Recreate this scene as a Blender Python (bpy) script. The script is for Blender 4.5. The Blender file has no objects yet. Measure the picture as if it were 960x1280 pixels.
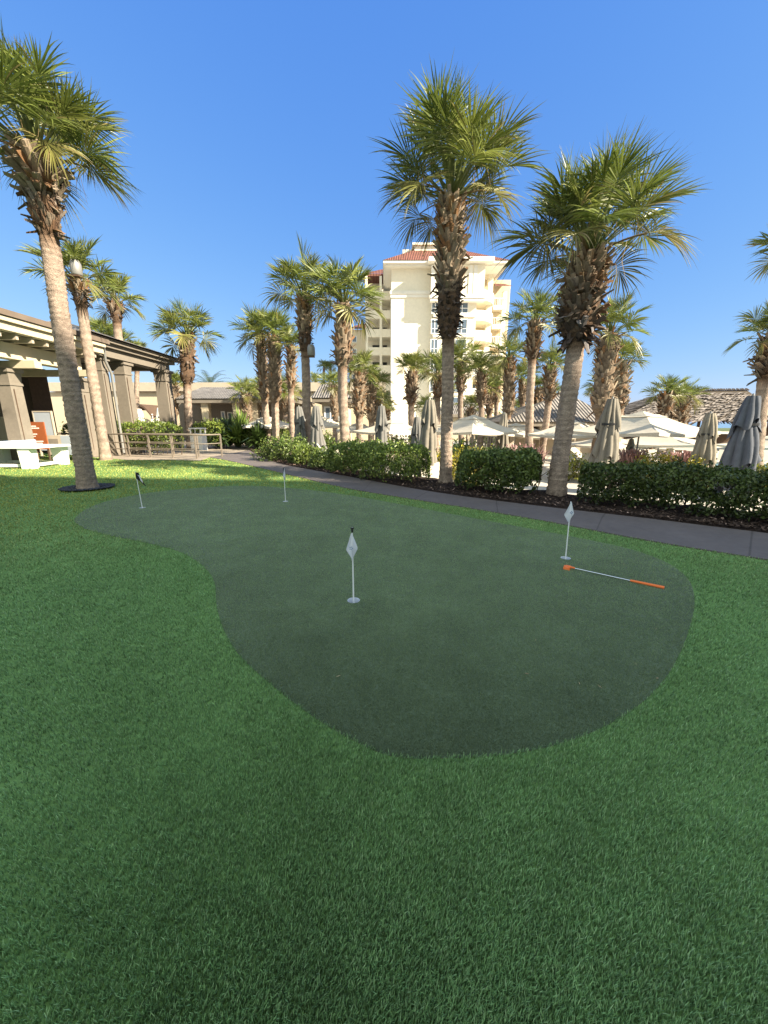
import bpy, math, random
import numpy as np
from mathutils import Vector, Matrix
random.seed(7); rng = np.random.default_rng(11)
S = bpy.context.scene
COL = S.collection
PI = math.pi
# ------------------------------------------------------------------ camera
F_PX, CAM_H = 475.0, 1.6
PITCH = math.atan(112/F_PX)
CP, SP = math.cos(PITCH), math.sin(PITCH)
def _ray(px, py):
    a = (px-480)/F_PX; b = (640-py)/F_PX
    return (a, CP+b*SP, -SP+b*CP)
def g(px, py, z=0.0):
    a, y, w = _ray(px, py); t = (z-CAM_H)/w
    return (a*t, y*t)
def at(px, py, Y):
    a, y, w = _ray(px, py); t = Y/y
    return (a*t, Y, CAM_H+w*t)
cd = bpy.data.cameras.new('camera'); cam = bpy.data.objects.new('camera', cd); COL.objects.link(cam)
cam.location = (0, 0, CAM_H); cam.rotation_euler = (PI/2-PITCH, 0, 0)
cd.sensor_fit = 'VERTICAL'; cd.sensor_height = 24.0; cd.lens = 24.0*F_PX/1280.0
cd.clip_end = 8000; cd.clip_start = 0.05
S.camera = cam
# ------------------------------------------------------------------ light
SUN_AZ, SUN_EL = math.radians(117.0), math.radians(31.0)     # azimuth clockwise from +Y
sv = Vector((math.sin(SUN_AZ)*math.cos(SUN_EL), math.cos(SUN_AZ)*math.cos(SUN_EL), math.sin(SUN_EL)))
sl = bpy.data.lights.new('sun', 'SUN'); so = bpy.data.objects.new('sun', sl); COL.objects.link(so)
sl.energy = 15.0; sl.angle = math.radians(0.4); sl.color = (1.0, 0.87, 0.66)
so.rotation_euler = sv.to_track_quat('Z', 'Y').to_euler(); so.location = (30, -20, 40)
W = bpy.data.worlds.new('World'); S.world = W; W.use_nodes = True
nt = W.node_tree; bg = nt.nodes['Background']
sky = nt.nodes.new('ShaderNodeTexSky'); sky.sky_type = 'NISHITA'; sky.sun_disc = False
sky.sun_elevation = SUN_EL; sky.sun_rotation = SUN_AZ; sky.altitude = 0; sky.air_density = 1.0; sky.dust_density = 0.35; sky.ozone_density = 2.2
sp_ = nt.nodes.new('ShaderNodeSeparateColor'); cb_ = nt.nodes.new('ShaderNodeCombineColor'); nt.links.new(sky.outputs[0], sp_.inputs[0])
for k, (gain, pw) in enumerate(((.315, .88), (.455, .60), (.845, .24))):        # gentle tone compression of the physical sky
    m1 = nt.nodes.new('ShaderNodeMath'); m1.operation = 'MULTIPLY'; m1.inputs[1].default_value = .4; nt.links.new(sp_.outputs[k], m1.inputs[0])
    m2 = nt.nodes.new('ShaderNodeMath'); m2.operation = 'POWER'; m2.inputs[1].default_value = pw; nt.links.new(m1.outputs[0], m2.inputs[0])
    m3 = nt.nodes.new('ShaderNodeMath'); m3.operation = 'MULTIPLY'; m3.inputs[1].default_value = gain; nt.links.new(m2.outputs[0], m3.inputs[0])
    nt.links.new(m3.outputs[0], cb_.inputs[k])
# unseen bright cloud added overhead and behind as fill light; terrace sky stays clear
tcw = nt.nodes.new('ShaderNodeTexCoord'); dot = nt.nodes.new('ShaderNodeVectorMath'); dot.operation = 'DOT_PRODUCT'
dot.inputs[1].default_value = (0, -.75, .66); nt.links.new(tcw.outputs['Generated'], dot.inputs[0])
cn = nt.nodes.new('ShaderNodeTexNoise'); cn.inputs['Scale'].default_value = 3.0; cn.inputs['Detail'].default_value = 5; nt.links.new(tcw.outputs['Generated'], cn.inputs['Vector'])
ad = nt.nodes.new('ShaderNodeMath'); ad.operation = 'MULTIPLY_ADD'; ad.inputs[1].default_value = .35; nt.links.new(cn.outputs[0], ad.inputs[0]); nt.links.new(dot.outputs['Value'], ad.inputs[2])
cr = nt.nodes.new('ShaderNodeMapRange'); cr.interpolation_type = 'SMOOTHSTEP'; cr.inputs[1].default_value = .28; cr.inputs[2].default_value = .85; nt.links.new(ad.outputs[0], cr.inputs[0])
cm = nt.nodes.new('ShaderNodeMix'); cm.data_type = 'RGBA'; nt.links.new(cr.outputs[0], cm.inputs[0]); nt.links.new(cb_.outputs[0], cm.inputs[6]); cm.inputs[7].default_value = (1.05, 1.17, 1.12, 1)
nt.links.new(cm.outputs[2], bg.inputs[0]); bg.inputs[1].default_value = 1.0
S.view_settings.view_transform = 'Standard'; S.view_settings.look = 'None'; S.view_settings.exposure = 0; S.view_settings.gamma = 1
try:
    S.cycles.max_bounces = 8; S.cycles.transparent_max_bounces = 8
except Exception: pass
# ------------------------------------------------------------------ mesh builder
class MB:
    def __init__(s): s.v = []; s.f = []; s.c = []; s.n = 0; s.usec = False
    def add(s, v, f, c=None):
        v = np.asarray(v, dtype=np.float64).reshape(-1, 3); k = len(v)
        s.v.append(v)
        f = np.asarray(f, dtype=np.int64)
        s.f.append(f + s.n); s.n += k
        if c is None: c = np.ones((k, 3))
        else:
            s.usec = True; c = np.asarray(c, dtype=np.float64)
            if c.ndim == 1: c = np.tile(c, (k, 1))
        s.c.append(c)
        return s
    def box(s, x0, x1, y0, y1, z0, z1, c=None, rot=0.0, piv=None, inset=0.0):
        v = np.array([[x0,y0,z0],[x1,y0,z0],[x1,y1,z0],[x0,y1,z0],[x0,y0,z1],[x1,y0,z1],[x1,y1,z1],[x0,y1,z1]], float)
        if inset:
            cx, cy = (x0+x1)/2, (y0+y1)/2
            v[4:,0] = cx+(v[4:,0]-cx)*(1-inset); v[4:,1] = cy+(v[4:,1]-cy)*(1-inset)
        if rot:
            p = np.array(piv if piv is not None else ((x0+x1)/2, (y0+y1)/2))
            d = v[:, :2]-p; cr, sr = math.cos(rot), math.sin(rot)
            v[:, 0] = p[0]+d[:,0]*cr-d[:,1]*sr; v[:, 1] = p[1]+d[:,0]*sr+d[:,1]*cr
        return s.add(v, [[0,3,2,1],[4,5,6,7],[0,1,5,4],[1,2,6,5],[2,3,7,6],[3,0,4,7]], c)
    def tube(s, pts, rad, n=8, c=None, cap=True):
        pts = [Vector(p) for p in pts]; m = len(pts)
        if not hasattr(rad, '__len__'): rad = [rad]*m
        vs = []
        for i, p in enumerate(pts):
            d = (pts[min(i+1, m-1)]-pts[max(i-1, 0)]).normalized()
            up = Vector((0,0,1)) if abs(d.z) < .9 else Vector((1,0,0))
            a = d.cross(up).normalized(); b = d.cross(a)
            for k in range(n):
                t = 2*PI*k/n; vs.append(p+(a*math.cos(t)+b*math.sin(t))*rad[i])
        fs = []
        for i in range(m-1):
            for k in range(n):
                fs.append([i*n+k, i*n+(k+1)%n, (i+1)*n+(k+1)%n, (i+1)*n+k])
        s.add([tuple(v) for v in vs], fs, c)
        if cap:
            for i in (0, m-1):
                ring = [tuple(vs[i*n+k]) for k in range(n)]
                cc = tuple(sum((vs[i*n+k] for k in range(n)), Vector())/n)
                s.add(ring+[cc], [[k, (k+1)%n, n] for k in range(n)] if i else [[(k+1)%n, k, n] for k in range(n)], c)
        return s
    def quad(s, a, b, c_, d, c=None): return s.add([a,b,c_,d], [[0,1,2,3]], c)
    def poly(s, pts, c=None):
        s.v.append(np.asarray(pts, float)); s.f.append([tuple(range(s.n, s.n+len(pts)))]); s.n += len(pts)
        s.c.append(np.ones((len(pts),3)) if c is None else np.tile(np.asarray(c,float),(len(pts),1)))
        return s
    def build(s, name, mat, parent=None, smooth=False):
        me = bpy.data.meshes.new(name)
        V = np.concatenate(s.v); C = np.concatenate(s.c)
        idx = []; sizes = []
        for f in s.f:
            if isinstance(f, np.ndarray):
                idx.append(f.reshape(-1)); sizes.append(np.full(len(f), f.shape[1]))
            else:
                for q in f: idx.append(np.array(q)); sizes.append(np.array([len(q)]))
        idx = np.concatenate(idx).astype(np.int32); sizes = np.concatenate(sizes).astype(np.int32)
        me.vertices.add(len(V)); me.vertices.foreach_set('co', V.astype(np.float32).ravel())
        me.loops.add(len(idx)); me.loops.foreach_set('vertex_index', idx)
        me.polygons.add(len(sizes)); st = np.concatenate([[0], np.cumsum(sizes)[:-1]]).astype(np.int32)
        me.polygons.foreach_set('loop_start', st)
        me.polygons.foreach_set('use_smooth', np.full(len(sizes), bool(smooth)))
        me.update(calc_edges=True)
        if s.usec:
            a = me.color_attributes.new('col', 'FLOAT_COLOR', 'POINT')
            a.data.foreach_set('color', np.concatenate([C, np.ones((len(C),1))], 1).astype(np.float32).ravel())
        me.materials.append(mat)
        return link(name, me, parent)
def link(name, me, parent=None):
    o = bpy.data.objects.new(name, me); COL.objects.link(o)
    if parent is not None:
        o.parent = parent; o.matrix_parent_inverse = Matrix.Translation(-Vector(parent.location)) if parent.location.length else Matrix()
    return o
def tag(o, label, cat, group=None):
    o['label'] = label; o['category'] = cat
    if group: o['group'] = group
    return o
def thing(name, label, cat, loc, group=None):
    o = bpy.data.objects.new(name, None); COL.objects.link(o); o.location = loc; o.empty_display_size = .2
    return tag(o, label, cat, group)
def struct(o, kind='structure'): o['kind'] = kind; return o
# ------------------------------------------------------------------ materials
def mat(name, color=(.5,.5,.5), rough=.7, attr=False, noise=None, bump=None, spec=.3, metal=0, transl=0.0, stripes=None, bumpdist=.01):
    """noise=(scale, amount, detail); bump=(scale,strength); stripes=(axis, scale, depth) darkening bands; attr multiplies vertex colour."""
    m = bpy.data.materials.new(name); m.use_nodes = True
    n = m.node_tree.nodes; l = m.node_tree.links; b = n['Principled BSDF']; out = n['Material Output']
    b.inputs['Roughness'].default_value = rough; b.inputs['Metallic'].default_value = metal
    b.inputs['Specular IOR Level'].default_value = spec
    rgb = n.new('ShaderNodeRGB'); rgb.outputs[0].default_value = (*color, 1); cur = rgb.outputs[0]
    tc = n.new('ShaderNodeTexCoord'); geo = n.new('ShaderNodeNewGeometry')
    def mul(a, fac):
        mx = n.new('ShaderNodeMix'); mx.data_type = 'RGBA'; mx.blend_type = 'MULTIPLY'; mx.inputs[0].default_value = 1
        l.new(a, mx.inputs[6]); l.new(fac, mx.inputs[7]); return mx.outputs[2]
    if attr:
        at_ = n.new('ShaderNodeAttribute'); at_.attribute_name = 'col'; cur = mul(cur, at_.outputs[0])
    for q in ([noise] if isinstance(noise, tuple) else (noise or [])):
        sc, amt, det = q[:3]
        t = n.new('ShaderNodeTexNoise'); t.inputs['Scale'].default_value = sc; t.inputs['Detail'].default_value = det; t.inputs['Roughness'].default_value = .6
        l.new(geo.outputs['Position'], t.inputs['Vector'])
        r = n.new('ShaderNodeMapRange'); r.inputs[1].default_value = .3; r.inputs[2].default_value = .7
        r.inputs[3].default_value = 1-amt; r.inputs[4].default_value = 1+amt*.6
        l.new(t.outputs[0], r.inputs[0]); cur = mul(cur, r.outputs[0])
    bumps = []
    if stripes:
        ax, sc, dep = stripes
        w = n.new('ShaderNodeTexWave'); w.wave_type = 'BANDS'; w.bands_direction = ax; w.inputs['Scale'].default_value = sc
        w.inputs['Distortion'].default_value = .4; w.inputs['Detail'].default_value = 1
        l.new(tc.outputs['Object'], w.inputs['Vector'])
        r = n.new('ShaderNodeMapRange'); r.inputs[3].default_value = 1-dep; r.inputs[4].default_value = 1.0
        l.new(w.outputs[1], r.inputs[0]); cur = mul(cur, r.outputs[0]); bumps.append((w.outputs[1], .6))
    if bump:
        t = n.new('ShaderNodeTexNoise'); t.inputs['Scale'].default_value = bump[0]; t.inputs['Detail'].default_value = 4
        l.new(geo.outputs['Position'], t.inputs['Vector']); bumps.append((t.outputs[0], bump[1]))
    prev = None
    for h, stg in bumps:
        bp = n.new('ShaderNodeBump'); bp.inputs['Strength'].default_value = stg; bp.inputs['Distance'].default_value = bumpdist
        l.new(h, bp.inputs['Height'])
        if prev: l.new(prev, bp.inputs['Normal'])
        prev = bp.outputs[0]
    if prev: l.new(prev, b.inputs['Normal'])
    l.new(cur, b.inputs['Base Color'])
    if transl:
        tr = n.new('ShaderNodeBsdfTranslucent'); mx = n.new('ShaderNodeMixShader'); mx.inputs[0].default_value = transl
        l.new(cur, tr.inputs['Color']); l.new(b.outputs[0], mx.inputs[1]); l.new(tr.outputs[0], mx.inputs[2]); l.new(mx.outputs[0], out.inputs['Surface'])
    return m
M = {}
M['blade'] = mat('turf_blade', (1,1,1), .42, attr=True, spec=.5, transl=.28, noise=[(.7,.16,4),(6,.16,3)])
M['fibre'] = mat('putting_turf_fibre', (1,1,1), .6, attr=True, spec=.25, transl=.2, noise=[(.45,.12,5),(2.8,.10,5),(14,.10,4)])
M['lawn'] = mat('turf_base', (.15,.27,.09), .9, noise=[(60,.35,3),(1.2,.2,3)], spec=.1)
M['green'] = mat('short_putting_turf', (.12,.17,.10), .9, noise=[(.45,.22,5),(2.8,.18,5),(45,.15,3),(240,.3,2)], bump=(330,.5), spec=.12, bumpdist=.004)
M['ground'] = mat('sandy_ground', (.30,.27,.20), .95, noise=(.3,.3,5), spec=.1)
M['deck'] = mat('pool_deck_concrete', (.52,.48,.42), .85, noise=[(1.5,.12,4),(12,.08,3)], spec=.2)
M['patio'] = mat('tan_paving', (.34,.29,.24), .85, noise=[(2,.2,4),(25,.12,3)], spec=.2)
M['mulch'] = mat('bark_mulch', (.048,.034,.030), .95, noise=[(35,.5,4),(3,.25,2)], bump=(60,1), spec=.1, bumpdist=.04)
M['chip'] = mat('bark_chip', (1,1,1), .9, attr=True, spec=.1)
M['pebble'] = mat('dark_pebble', (.045,.05,.065), .6, noise=(30,.4,2), spec=.4)
M['frond'] = mat('palm_leaf', (1,1,1), .42, attr=True, spec=.5, transl=.22)
M['trunk'] = mat('palm_bark', (1,1,1), .92, attr=True, noise=[(9,.28,4),(45,.3,3)], bump=(40,.9), spec=.1, bumpdist=.03)
M['boot'] = mat('leaf_stub', (1,1,1), .85, attr=True, noise=(30,.25,3), bump=(60,.5), spec=.15)
M['leaf'] = mat('hedge_leaf', (1,1,1), .4, attr=True, spec=.5, transl=.2)
M['twig'] = mat('twig', (.09,.065,.045), .9)
M['white'] = mat('white_paint', (.80,.80,.79), .5, noise=(6,.04,2))
M['flagcloth'] = mat('flag_cloth', (.78,.80,.86), .8, transl=.25)
M['flagblack'] = mat('black_flag_cloth', (.022,.024,.032), .7)
M['emblem'] = mat('flag_emblem', (.25,.33,.48), .8)
M['pole'] = mat('white_fibreglass', (.80,.82,.84), .3, spec=.5)
M['cup'] = mat('cup_liner', (.55,.60,.68), .45, spec=.5)
M['black'] = mat('black_plastic', (.015,.016,.018), .4, spec=.5)
M['orange'] = mat('orange_rubber', (.85,.19,.045), .5, spec=.4)
M['steel'] = mat('putter_steel', (.62,.66,.74), .22, metal=1)
M['canvas'] = mat('umbrella_canvas_grey', (1,1,1), .9, attr=True, noise=[(7,.14,4),(60,.08,2)], bump=(25,.25), spec=.1)
M['sail'] = mat('umbrella_canvas_cream', (.60,.55,.465), .85, noise=(3,.05,3), spec=.1, transl=.12)
M['alum'] = mat('grey_aluminium', (.27,.27,.265), .5, metal=.3)
M['rail'] = mat('taupe_rail_paint', (.20,.17,.14), .5, noise=(8,.1,2))
M['stuccoY'] = mat('hotel_stucco', (.84,.78,.64), .85, noise=[(.15,.06,4),(2.5,.05,3)], spec=.15)
M['stuccoP'] = mat('peach_stucco', (.64,.54,.38), .85, noise=(.4,.05,3), spec=.15)
M['trim'] = mat('hotel_trim', (.80,.77,.70), .7, noise=(.8,.05,2))
M['redtile'] = mat('red_barrel_tile', (.27,.112,.082), .75, noise=[(1.4,.28,3),(.3,.15,3)], stripes=('X', 1.1, .55), bumpdist=.2)
M['redtile2'] = mat('red_barrel_tile_side', (.27,.112,.082), .75, noise=[(1.4,.28,3),(.3,.15,3)], stripes=('Y', 1.1, .55), bumpdist=.2)
M['greytile'] = mat('grey_roof_tile', (.27,.25,.235), .7, noise=[(2.5,.3,3),(.6,.15,3)], stripes=('X', 1.5, .55), bumpdist=.15)
M['greytile2'] = mat('grey_roof_tile_side', (.27,.25,.235), .7, noise=[(2.5,.3,3),(.6,.15,3)], stripes=('Y', 1.5, .55), bumpdist=.15)
M['glass'] = mat('window_glass', (.11,.15,.20), .12, spec=.6)
M['dark'] = mat('dark_opening', (.03,.03,.032), .6)
M['cream'] = mat('cream_stucco', (.52,.455,.34), .85, noise=[(.5,.06,4),(5,.05,3)], spec=.15)
M['taupe'] = mat('taupe_stucco', (.215,.19,.16), .85, noise=[(1.2,.10,4),(9,.08,3)], bump=(40,.2), spec=.15)
M['beige'] = mat('beige_panel', (.42,.365,.295), .7, noise=(3,.08,3))
M['roofbrown'] = mat('brown_roof_sheet', (.16,.125,.10), .8, noise=(2,.15,3))
M['bluegrey'] = mat('blue_grey_panel', (.33,.37,.43), .6, noise=(3,.06,3))
M['board'] = mat('rust_orange_board', (.30,.088,.032), .6, noise=(4,.08,3))
M['net'] = mat('net_blue', (.36,.47,.66), .8)
M['thatch'] = mat('thatch', (1,1,1), .95, attr=True, spec=.05)
M['wood'] = mat('dark_timber', (.10,.065,.045), .8, noise=(6,.2,3))
M['water'] = mat('pool_water', (.06,.34,.42), .06, spec=.7, bump=(4,.15))
M['sea'] = mat('sea_water', (.10,.20,.30), .2, spec=.5, bump=(.3,.3))
M['dune'] = mat('dune_scrub', (.10,.13,.05), .95, noise=(.6,.5,4))
# path with control joints
def path_mat():
    m = mat('brushed_concrete', (.150,.130,.128), .75, noise=[(1.3,.14,5),(9,.12,4),(120,.10,2)], bump=(180,.25), spec=.3, bumpdist=.005)
    n = m.node_tree.nodes; l = m.node_tree.links; b = n['Principled BSDF']
    src = b.inputs['Base Color'].links[0].from_socket
    a = n.new('ShaderNodeAttribute'); a.attribute_name = 'col'
    sep = n.new('ShaderNodeSeparateColor'); l.new(a.outputs[0], sep.inputs[0])
    md = n.new('ShaderNodeMath'); md.operation = 'PINGPONG'; md.inputs[1].default_value = .9; l.new(sep.outputs[0], md.inputs[0])
    r = n.new('ShaderNodeMapRange'); r.inputs[1].default_value = .004; r.inputs[2].default_value = .018; r.inputs[3].default_value = .62; r.inputs[4].default_value = 1
    l.new(md.outputs[0], r.inputs[0])
    mx = n.new('ShaderNodeMix'); mx.data_type = 'RGBA'; mx.blend_type = 'MULTIPLY'; mx.inputs[0].default_value = 1
    l.new(src, mx.inputs[6]); l.new(r.outputs[0], mx.inputs[7]); l.new(mx.outputs[2], b.inputs['Base Color'])
    return m
M['path'] = path_mat()
# ------------------------------------------------------------------ outlines
def catmull(P, k=8, closed=True):
    P = [np.array(p, float) for p in P]; n = len(P); out = []
    rngi = range(n) if closed else range(n-1)
    for i in rngi:
        if closed: a, b, c, d = P[(i-1)%n], P[i], P[(i+1)%n], P[(i+2)%n]
        else: a, b, c, d = P[max(i-1,0)], P[i], P[i+1], P[min(i+2,n-1)]
        for j in range(k):
            t = j/k; t2, t3 = t*t, t*t*t
            out.append(.5*((2*b)+(-a+c)*t+(2*a-5*b+4*c-d)*t2+(-a+3*b-3*c+d)*t3))
    if not closed: out.append(P[-1])
    return [tuple(p) for p in out]
GREEN_PX = [(94,648),(118,632),(160,621),(215,613),(300,607.5),(370,611),(430,618.5),(480,627),(560,642),(640,657),(720,672),(785,686),(830,702),(858,722),(868,748),(862,785),(843,830),(812,870),(762,905),(700,930),(635,943),(560,948),(492,946),(440,925),(390,895),(338,855),(300,820),(281,790),(271,758),(268,728),(254,708),(225,690),(180,678),(130,668),(102,659)]
GREEN = catmull([g(*p) for p in GREEN_PX], 6)
PN = [(1240,754),(1100,726),(960,701),(860,685),(780,671),(700,655.5),(600,638),(500,622),(430,610),(370,596),(320,584),(285,576),(262,572)]
PF = [(1240,712),(1100,688),(960,668),(880,658),(800,648),(700,636.5),(600,624),(520,612),(440,597),(390,588),(350,580),(326,571),(312,563)]
PNw = catmull([g(*p) for p in PN], 6, False); PFw = catmull([g(*p) for p in PF], 6, False)
LAWN = PNw + [g(250,576), g(210,575), g(160,575), g(120,572), g(92,567), g(60,564), g(-60,562)] + [(-26,17), (-26,-7), (12,-7), (12, PNw[0][1]-1)]
def inpoly(x, y, P):
    P = np.array(P); r = np.zeros(len(x), bool); j = len(P)-1
    for i in range(len(P)):
        xi, yi = P[i]; xj, yj = P[j]
        if yi != yj:
            c = ((yi > y) != (yj > y)) & (x < (xj-xi)*(y-yi)/(yj-yi)+xi); r ^= c
        j = i
    return r
def flat(name, loops, z, material, kind='structure'):
    cu = bpy.data.curves.new(name, 'CURVE'); cu.dimensions = '2D'; cu.fill_mode = 'BOTH'
    for L in loops:
        sp = cu.splines.new('POLY'); sp.points.add(len(L)-1)
        for p, q in zip(sp.points, L): p.co = (q[0], q[1], 0, 1)
        sp.use_cyclic_u = True
    o = bpy.data.objects.new(name+'_tmp', cu); COL.objects.link(o)
    bpy.context.view_layer.update()
    me = bpy.data.meshes.new_from_object(o.evaluated_get(bpy.context.evaluated_depsgraph_get()))
    bpy.data.objects.remove(o); me.name = name; me.materials.clear(); me.materials.append(material)
    if me.polygons and me.polygons[0].normal.z < 0: me.flip_normals()
    ob = link(name, me); ob.location.z = z; struct(ob, kind)
    return ob
FLAGS = [g(442,751), g(707,698), g(178,635), g(357,627)]
circ = lambda c, r, n=28: [(c[0]+r*math.cos(2*PI*k/n), c[1]+r*math.sin(2*PI*k/n)) for k in range(n)]
DECK_Z = -0.45
flat('ground', [[(-900,-300),(900,-300),(900,150),(-900,150)]], -0.75, M['ground'])
flat('sea', [[(-6000,150),(6000,150),(6000,6000),(-6000,6000)]], -0.80, M['sea'])
flat('lawn', [LAWN, GREEN], 0.0, M['lawn'])
flat('putting_green', [GREEN]+[circ(c, .055) for c in FLAGS], 0.004, M['green'])
# path as a strip carrying its running length
mb = MB(); n_ = min(len(PNw), len(PFw)); run = 0; V = []; C = []
mid = [((PNw[i][0]+PFw[i][0])/2, (PNw[i][1]+PFw[i][1])/2) for i in range(n_)]
for i in range(n_):
    if i: run += math.dist(mid[i], mid[i-1])
    V += [(PNw[i][0], PNw[i][1], .018), (PFw[i][0], PFw[i][1], .018)]; C += [(run,0,0)]*2
mb.add(V, [[2*i, 2*i+2, 2*i+3, 2*i+1] for i in range(n_-1)], C)
Ns = [(PNw[i][0], PNw[i][1]) for i in range(n_)]; Fs = [(PFw[i][0], PFw[i][1]) for i in range(n_)]
for E_ in (Ns, Fs):
    V = []
    for p in E_: V += [(p[0],p[1],.018),(p[0],p[1],-.1)]
    mb.add(V, [[2*i,2*i+1,2*i+3,2*i+2] for i in range(n_-1)], (1,0,0))
o = mb.build('path', M['path']); struct(o)
# mulch bed beside the path, falling away to the lower pool deck
outw = []
for i, p in enumerate(Fs):
    q = Ns[i]; d = Vector((p[0]-q[0], p[1]-q[1])).normalized(); outw.append(d)
mb = MB(); V = []; NJ = 14
widths = [0, .08, .3, .7, 1.2, 1.7, 2.1, 2.4, 2.7]
ww = lambda i: min(1.0, .75+.25*i/n_)
for i, p in enumerate(Fs):
    d = outw[i]
    for w in widths:
        zz = .004+(.035 if w > .07 else 0)+.03*math.sin(i*1.7+w*3)*(w > .2) if w < 2 else .0-(w-2)*.55
        V.append((p[0]+d.x*w, p[1]+d.y*w, zz))
nw = len(widths)
mb.add(V, [[i*nw+j, (i+1)*nw+j, (i+1)*nw+j+1, i*nw+j+1] for i in range(n_-1) for j in range(nw-1)])
struct(mb.build('mulch_bed', M['mulch']))
# loose bark chips on the bed
N = 5200; ii = rng.integers(0, n_-1, N); tt = rng.random(N)
w_ = rng.random(N)**1.6*1.4+.02
Fa = np.array(Fs); Da = np.array([(d.x, d.y) for d in outw])
P0 = Fa[ii]*(1-tt)[:,None]+Fa[ii+1]*tt[:,None]+Da[ii]*w_[:,None]
ang = rng.random(N)*2*PI; ln = .02+.035*rng.random(N); wd = .008+.01*rng.random(N)
ax = np.stack([np.cos(ang), np.sin(ang), rng.normal(0,.35,N)],1); bx = np.stack([-np.sin(ang), np.cos(ang), rng.normal(0,.35,N)],1)
c0 = np.concatenate([P0, (.055+.02*rng.random(N))[:,None]],1)
V = np.stack([c0-ax*ln[:,None], c0+bx*wd[:,None], c0+ax*ln[:,None], c0-bx*wd[:,None]],1).reshape(-1,3)
cc = np.where(rng.random(N)<.08, 4.5, 1.0)*(.5+rng.random(N))
cols = np.repeat(np.stack([.075*cc,.052*cc,.042*cc],1),4,0)
struct(MB().add(V, np.arange(4*N).reshape(-1,4), cols).build('bark_chips', M['chip']), 'stuff')
# lower pool deck on the right, patio on the left
deckL = [(p[0]+d.x*2.3, p[1]+d.y*2.3) for p, d in zip(Fs, outw)]
flat('pool_deck', [[(60, deckL[0][1]-1)]+deckL+[(-6.5,24),(-6.5,29),(-30,90),(80,90)]], DECK_Z, M['deck'])
flat('patio', [[(-60,15.2),(-18,15.2),(-13.5,15.6),(-7.5,15.5),(-6.6,20),(-6.3,24.3),(-6.8,29.5),(-30,95),(-60,95)]], -0.012, M['patio'])
flat('pool', [[(9.2,11.6),(40,10.5),(40,21),(24,24),(9,15.5)]], DECK_Z+.006, M['water'])
flat('dune', [[(10,92),(400,80),(400,149),(-60,149),(-60,92)]], -.5, M['dune'])
# ------------------------------------------------------------------ turf blades (one uncountable mass)
def turf():
    N = 560000
    r = np.exp(rng.uniform(math.log(.42), math.log(26), N)); th = rng.uniform(-1.2, 1.2, N)
    x = r*np.sin(th); y = r*np.cos(th)
    k = inpoly(x, y, LAWN) & ~inpoly(x, y, GREEN)
    # two borders: extra blades hanging over the edge of the putting green
    x, y = x[k], y[k]
    G = np.array(GREEN); G2 = np.roll(G,-1,0); nb = 26000
    i = rng.integers(0, len(G), nb); t = rng.random(nb)[:,None]
    e = G[i]*(1-t)+G2[i]*t; nrm = np.stack([(G2[i]-G[i])[:,1], -(G2[i]-G[i])[:,0]],1); nrm /= np.linalg.norm(nrm,axis=1)[:,None]
    e = e+nrm*(rng.random(nb)[:,None]*.05)*np.sign(1)
    inside = inpoly(e[:,0], e[:,1], GREEN); e = e[~inside]
    x = np.concatenate([x, e[:,0]]); y = np.concatenate([y, e[:,1]])
    n = len(x); d = np.sqrt(x*x+y*y)+.3
    h = (.019+.016*rng.random(n))*(1+.12*np.clip(d-3,0,8)/8)
    w = np.maximum(.0030, .00135*d)*(.7+.6*rng.random(n))
    # slow drift of the lean, as brushed artificial turf shows
    la = -.9+.7*np.sin(x*.9+1.3*np.sin(y*.7))+.5*np.cos(y*.8-.5*x)+rng.normal(0,1.2,n)
    lm = .08+.50*rng.random(n)
    lx, ly = np.cos(la)*lm, np.sin(la)*lm
    ba = rng.random(n)*PI*2; bx, by = np.cos(ba)*w/2, np.sin(ba)*w/2
    z0 = np.zeros(n)
    p = np.empty((n,5,3))
    p[:,0] = np.stack([x-bx, y-by, z0],1); p[:,1] = np.stack([x+bx, y+by, z0],1)
    mx, my, mz = x+lx*h*.35, y+ly*h*.35, h*.62
    p[:,2] = np.stack([mx+bx*.85, my+by*.85, mz],1); p[:,3] = np.stack([mx-bx*.85, my-by*.85, mz],1)
    p[:,4] = np.stack([x+lx*h, y+ly*h, h],1)
    base = np.arange(n)[:,None]*5
    f4 = base+np.array([[0,1,2,3]]); f3 = base+np.array([[3,2,4]])
    kind = rng.random(n); br = .70+.55*rng.random(n)
    c = np.where((kind<.62)[:,None], [[.26,.44,.185]], np.where((kind<.80)[:,None], [[.34,.50,.25]], [[.18,.32,.12]]))*br[:,None]
    far_sheen = np.clip((d-5)/6,0,1)[:,None]; c = c*(1-far_sheen)+c*np.array([1.55,1.06,.68])*far_sheen  # warm tint with distance paints the grazing sheen of the far lawn
    vcol = np.repeat(c[:,None,:],5,1)*np.array([.60,.60,1.0,1.0,1.30])[None,:,None]  # blade feet darkened, tips lightened: self-shading painted into the vertex colour
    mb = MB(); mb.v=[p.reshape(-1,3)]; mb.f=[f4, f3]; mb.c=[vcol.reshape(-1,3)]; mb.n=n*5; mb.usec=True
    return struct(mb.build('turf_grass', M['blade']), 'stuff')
turf()
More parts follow.
